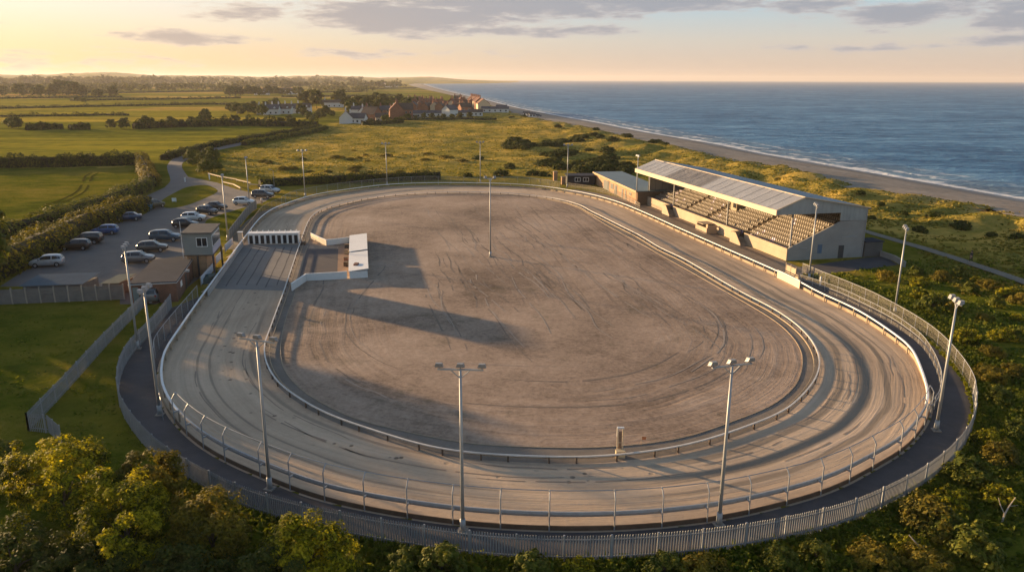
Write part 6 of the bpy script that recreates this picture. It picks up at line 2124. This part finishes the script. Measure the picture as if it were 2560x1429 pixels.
mb = MB(); mb.add([(-.4, -.4, .1), (.4, -.4, .1), (.4, .4, .1), (-.4, .4, .1), (-.5, -.5, 1.1), (.5, -.5, 1.1), (.5, .5, 1.1), (-.5, .5, 1.1)], [(3, 2, 1, 0), (4, 5, 6, 7), (0, 1, 5, 4), (1, 2, 6, 5), (2, 3, 7, 6), (3, 0, 4, 7)]); mb.build('body', mat('blue_plastic', (.04, .20, .34), .5, .1, 3), t)
mb = MB(); mb.box(-.54, .54, -.54, .54, 1.1, 1.18); mb.build('lid', mat('pale_blue_plastic', (.25, .45, .55), .5, .1, 3), t)

# ------------------------------------------------------------------ people
def skin_mesh(name, chain_pts, edges, m, parent, sub=1):
    me = bpy.data.meshes.new(name)
    me.from_pydata([p[:3] for p in chain_pts], edges, [])
    o = bpy.data.objects.new(name, me); COL.objects.link(o)
    md = o.modifiers.new('skin', 'SKIN'); md.use_smooth_shade = True
    for sv, p in zip(me.skin_vertices[0].data, chain_pts): sv.radius = (p[3], p[3])
    me.skin_vertices[0].data[0].use_root = True
    s = o.modifiers.new('sub', 'SUBSURF'); s.levels = sub; s.render_levels = sub
    me.materials.append(m)
    o.parent = parent
    return o


M_skin = mat('skin', (.42, .25, .17), .6, .06, 6)
M_hair = mat('hair', (.04, .028, .02), .7, .2, 8)


def person(label, p, rz, jacket, trouser, stride=.22):
    t = thing('person', label, 'person', p, rz)
    s = stride
    B = [(0, 0, .93, .115), (0, 0, 1.12, .12), (0, 0, 1.34, .14), (0, 0, 1.47, .06), (0, .01, 1.56, .075), (0, .015, 1.66, .095), (0, 0, 1.74, .06),
         (.09, s * .45, .52, .062), (.09, s * .55, .1, .042), (.09, s * .55 + .15, .035, .035), (-.09, -s * .35, .52, .062), (-.09, -s, .12, .042), (-.09, -s + .14, .04, .035),
         (.18, 0, 1.40, .06), (.24, -s * .5, 1.13, .042), (.25, -s * .6 + .12, .90, .032), (.25, -s * .6 + .16, .80, .025), (-.18, 0, 1.40, .06), (-.24, s * .5, 1.13, .042), (-.25, s * .6 + .12, .90, .032), (-.25, s * .6 + .16, .80, .025)]
    E_ = [(0, 1), (1, 2), (2, 3), (3, 4), (4, 5), (5, 6), (0, 7), (7, 8), (8, 9), (0, 10), (10, 11), (11, 12), (2, 13), (13, 14), (14, 15), (15, 16), (2, 17), (17, 18), (18, 19), (19, 20)]
    skin_mesh('body', B, E_, M_skin, t)
    g = .022
    J = [(0, 0, .95, .14), (0, 0, 1.12, .145), (0, 0, 1.34, .165), (0, 0, 1.46, .09), (.19, 0, 1.40, .085), (.245, -s * .5, 1.13, .065), (.255, -s * .6 + .12, .90, .05), (-.19, 0, 1.40, .085), (-.245, s * .5, 1.13, .065), (-.255, s * .6 + .12, .90, .05)]
    skin_mesh('jacket', J, [(0, 1), (1, 2), (2, 3), (2, 4), (4, 5), (5, 6), (2, 7), (7, 8), (8, 9)], jacket, t)
    T = [(0, 0, .94, .145), (.09, s * .2, .74, .095), (.09, s * .45, .52, .08), (.09, s * .55, .1, .06), (-.09, -s * .15, .74, .095), (-.09, -s * .35, .52, .08), (-.09, -s, .12, .06)]
    skin_mesh('trousers', T, [(0, 1), (1, 2), (2, 3), (0, 4), (4, 5), (5, 6)], trouser, t)
    H = [(0, -.02, 1.70, .10), (0, -.05, 1.64, .09), (0, .02, 1.765, .07)]
    skin_mesh('hair', H, [(0, 1), (0, 2)], M_hair, t)
    return t


cl = lambda nm, c: mat(nm, c, .85, .15, 4)
q = at(2426, 656)
person('person in dark clothes walking along the dune path', (q.x, q.y, max(0, ground_z(q.x, q.y)) + .08), 1.9, cl('dark_coat', (.03, .032, .04)), cl('dark_trousers', (.025, .025, .03)))
q = at(655, 512)
person('person in a white top standing behind the rusty mesh fence', (q.x, q.y, .02), 2.6, cl('white_top', (.62, .6, .58)), cl('pale_trousers', (.30, .22, .17)), .08)

# ------------------------------------------------------------------ village
M_hw = {'white': mat('house_white', (.64, .62, .58), .85, .08, .5), 'brick': mat('house_brick', (.27, .125, .075), .9, .2, .6), 'cream': mat('house_cream', (.55, .44, .30), .85, .1, .5), 'grey': mat('house_grey', (.30, .27, .24), .85, .12, .5)}
M_hr = {'slate': mat('slate_roof', (.085, .08, .085), .8, .2, .5), 'tile': mat('tile_roof', (.17, .075, .048), .85, .25, .5), 'brown': mat('brown_roof', (.11, .075, .055), .85, .25, .5)}
M_pane = mat('house_glass', (.03, .035, .04), .15, .2, 2)


def house(px, py, w_, d_, h_, rh, rz, wall, roof, label, chim=1, group=None, wins=3, storeys=2, name='house', hip=0.0, dormers=0):
    q = at(px, py)
    t = thing(name, label, 'house', (q.x, q.y, ground_z(q.x, q.y) - .1), rz, group)
    mb = MB(); mb.box(-w_ / 2, w_ / 2, -d_ / 2, d_ / 2, 0, h_)
    mb.build('wall', M_hw[wall], t)
    for gx in (-w_ / 2 + .03, w_ / 2 - .03):
        mb = MB(); mb.add([(gx, -d_ / 2, h_), (gx, d_ / 2, h_), (gx, 0, h_ + rh)], [(0, 1, 2)]); mb.build('gable', M_hw[wall], t)
    o_ = .35
    mb = MB()
    for sg in (1, -1):
        a = [(-w_ / 2 - o_, sg * (d_ / 2 + o_), h_ - .05), (w_ / 2 + o_, sg * (d_ / 2 + o_), h_ - .05), (w_ / 2 + o_ - hip, 0, h_ + rh + .12), (-w_ / 2 - o_ + hip, 0, h_ + rh + .12)]
        mb.add(a + [(x, y, z + .14) for x, y, z in a], [(0, 1, 2, 3), (7, 6, 5, 4), (0, 4, 5, 1), (1, 5, 6, 2), (2, 6, 7, 3), (3, 7, 4, 0)])
    r_ = mb.build('roof', M_hr[roof], t)
    for k in range(chim):
        x = -w_ / 2 + .6 + (w_ - 1.2) * (k / max(1, chim - 1) if chim > 1 else .1)
        mb = MB(); mb.box(x - .45, x + .45, -.4, .4, h_ + rh - .5, h_ + rh + 1.9); mb.box(x - .22, x + .22, -.2, .2, h_ + rh + 1.9, h_ + rh + 2.5)
        mb.build('chimney', M_hw['brick'] if wall != 'white' else M_hw['white'], r_)
    for s in range(storeys):
        for k in range(wins):
            x = -w_ / 2 + w_ * (k + .5) / wins
            z = .9 + s * (h_ - .3) / max(storeys, 1)
            mb = MB(); mb.box(x - .6, x + .6, -d_ / 2 - .06, -d_ / 2 - .005, z, z + 1.3); f_ = mb.build('window', M_hw['white'] if wall != 'white' else M_hw['grey'], t)
            mb = MB(); mb.box(x - .5, x + .5, -d_ / 2 - .09, -d_ / 2 - .065, z + .1, z + 1.2); mb.build('pane', M_pane, f_)
    for k in range(dormers):
        x = -w_ / 2 + w_ * (k + .5) / dormers
        mb = MB(); mb.box(x - .7, x + .7, -d_ / 2 + .2, 0, h_, h_ + 1.1); mb.add([(x - .9, -d_ / 2 + .1, h_ + 1.1), (x + .9, -d_ / 2 + .1, h_ + 1.1), (x, -d_ / 2 + .1, h_ + 1.9), (x - .9, 0, h_ + 1.1), (x + .9, 0, h_ + 1.1), (x, 0, h_ + 1.9)], [(0, 1, 2), (5, 4, 3), (0, 2, 5, 3), (2, 1, 4, 5)]); mb.build('dormer', M_hw['white'], r_)
    return t


# the white cottage by the lane
house(866, 310, 8.5, 8.0, 3.8, 4.0, 1.75, 'white', 'slate', 'white cottage with steep dark gables standing in front of the village', 1, None, 2, 1, 'cottage')
house(893, 310, 11.5, 7.0, 3.2, 3.0, -.15, 'white', 'slate', 'long low white cottage wing right of the steep gabled cottage', 1, None, 4, 1, 'cottage')
house(930, 301, 11, 10, 4.2, 5.0, -.5, 'brick', 'brown', 'broad brown roofed house right of the white cottages', 1, None, 3, 1)
house(953, 304, 7, 7, 3, 2.5, .2, 'grey', 'brown', 'small outbuilding beside the broad brown roofed house', 0, None, 2, 1)
house(992, 298, 11, 9.5, 6.4, 5.0, 1.75, 'brick', 'tile', 'tall red brick house with a steep lit gable in the middle of the village', 1, None, 3, 2)
house(1011, 297, 12, 8.5, 6.4, 4.2, .1, 'brick', 'brown', 'wide dark brick house joined to the steep gabled house', 1, None, 4, 2)
house(1042, 294, 13, 7, 3.0, 2.0, .0, 'white', 'slate', 'low white building beside the wide brick house', 0, None, 4, 1)
house(900, 290, 12, 7, 4.5, 2.5, .1, 'white', 'slate', 'white house half hidden in the trees behind the cottage', 1, None, 3, 1)
house(832, 268, 20, 8, 4.5, 2.5, .0, 'white', 'brown', 'white house in the trees on the left of the village wood', 1, None, 4, 1)
# terrace on the sea front
house(1207, 280, 13, 10, 7.2, 4.0, 1.75, 'cream', 'tile', 'big cream gabled house at the seaward end of the village', 0, None, 4, 2)
for k in range(5):
    house(1199 - 5 * k, 277 - 1.8 * k, 9, 8.5, 7.4, 3.6, 1.75, 'cream' if k % 2 else 'brick', 'tile', 'terrace house with tall chimneys behind the cream gabled house', 2, 'terrace with tall chimneys', 2, 2)
for k, (px, py, w_, wl, rf, h_) in enumerate([(1058, 268, 11, 'brick', 'tile', 7), (1068, 270, 12, 'cream', 'tile', 7.5), (1080, 268, 10, 'brick', 'brown', 7), (1092, 272, 13, 'brick', 'tile', 7), (1105, 269, 11, 'cream', 'brown', 7), (1117, 274, 14, 'brick', 'tile', 6.5), (1130, 270, 12, 'brick', 'tile', 8), (1142, 273, 12, 'cream', 'tile', 8), (1153, 269, 12, 'brick', 'tile', 9), (1163, 273, 11, 'brick', 'brown', 8), (1075, 280, 14, 'brick', 'brown', 6), (1096, 282, 14, 'brick', 'brown', 5.5), (1118, 284, 14, 'grey', 'tile', 5.5), (1048, 262, 11, 'brick', 'tile', 7), (1035, 265, 12, 'brick', 'brown', 7), (1145, 283, 13, 'brick', 'tile', 5.5), (1165, 284, 12, 'brick', 'brown', 6)] + [(R.uniform(1020, 1185), R.uniform(260, 288), R.uniform(9, 13), R.choice(('brick', 'brick', 'cream', 'grey')), R.choice(('tile', 'brown', 'slate')), R.uniform(5, 8)) for _ in range(26)] + [(R.uniform(885, 1025), R.uniform(281, 296), R.uniform(9, 13), R.choice(('brick', 'white', 'cream')), R.choice(('tile', 'brown', 'slate')), R.uniform(5, 7)) for _ in range(14)]):
    house(px, py, w_ * .74, 6.5, h_ * .76, 3.0, R.choice((R.uniform(-.3, .5), R.uniform(1.2, 1.9))), wl, rf, {'brick': 'red brick house crowded among the village roofs', 'cream': 'cream house crowded among the village roofs', 'grey': 'grey house in the crowded seaward half of the village', 'white': 'small white house among the trees in the middle of the village'}[wl], R.choice((1, 2)), 'village houses', 2, 2)
house(1078, 292, 15, 6, 2.8, 1.6, .05, 'white', 'slate', 'low white chalet left of the beach chalets', 0, None, 4, 1)
house(1125, 293, 9, 8, 5, 3.2, .9, 'white', 'slate', 'white gabled villa in front of the brick houses', 0, None, 2, 1)
house(1152, 292, 14, 6, 3, 1.6, .05, 'white', 'slate', 'low white building right of the white gabled villa', 0, None, 4, 1)
house(1190, 291, 10, 6, 3, 1.8, .05, 'white', 'brown', 'small white chalet at the foot of the cream gabled house', 0, None, 3, 1)
house(1238, 284, 22, 7, 3, 1.6, .0, 'white', 'slate', 'long low white pavilion nearest the beach', 0, None, 5, 1)
house(1254, 279, 9, 6, 3, 1.6, .0, 'white', 'slate', 'small white hut behind the long beach pavilion', 0, None, 2, 1)
for k in range(7):
    house(664 + 16 * k, 286 - .8 * k + (k % 2) * 1.2, 12, 8, 4.2, 3.2, .06, 'white', 'slate' if k % 3 else 'brown', 'white dormer house of the row left of the village', 1, 'white row left of the village', 3, 1, dormers=2)
for k in range(12):
    house(R.uniform(890, 990), R.uniform(213, 219), 26, 16, 9, 6, R.uniform(-.5, .5), R.choice(('white', 'cream', 'white')), R.choice(('tile', 'brown')), 'tiny pale house of the distant settlement by the far dunes', 0, 'houses of the distant settlement', 1, 1)
for k, (px, py) in enumerate([(1316, 289), (1324, 290), (1332, 289), (1340, 291), (1330, 293), (1345, 289)]):
    house(px, py, 4.5, 3, 2.4, .9, R.uniform(-.3, .3), 'white', 'slate', 'small white beach chalet on the dune edge', 0, 'white beach chalets', 2, 1, 'beach_chalet')
for k, (px, py) in enumerate([(712, 234), (655, 237), (735, 236)]):
    house(px, py, 24, 12, 6, 4, .1, 'white', 'slate', 'white farm building in the grove beyond the village', 0, 'farm buildings in the far grove', 2, 1, 'farm_building')
q = at(372, 194, 60) if False else None
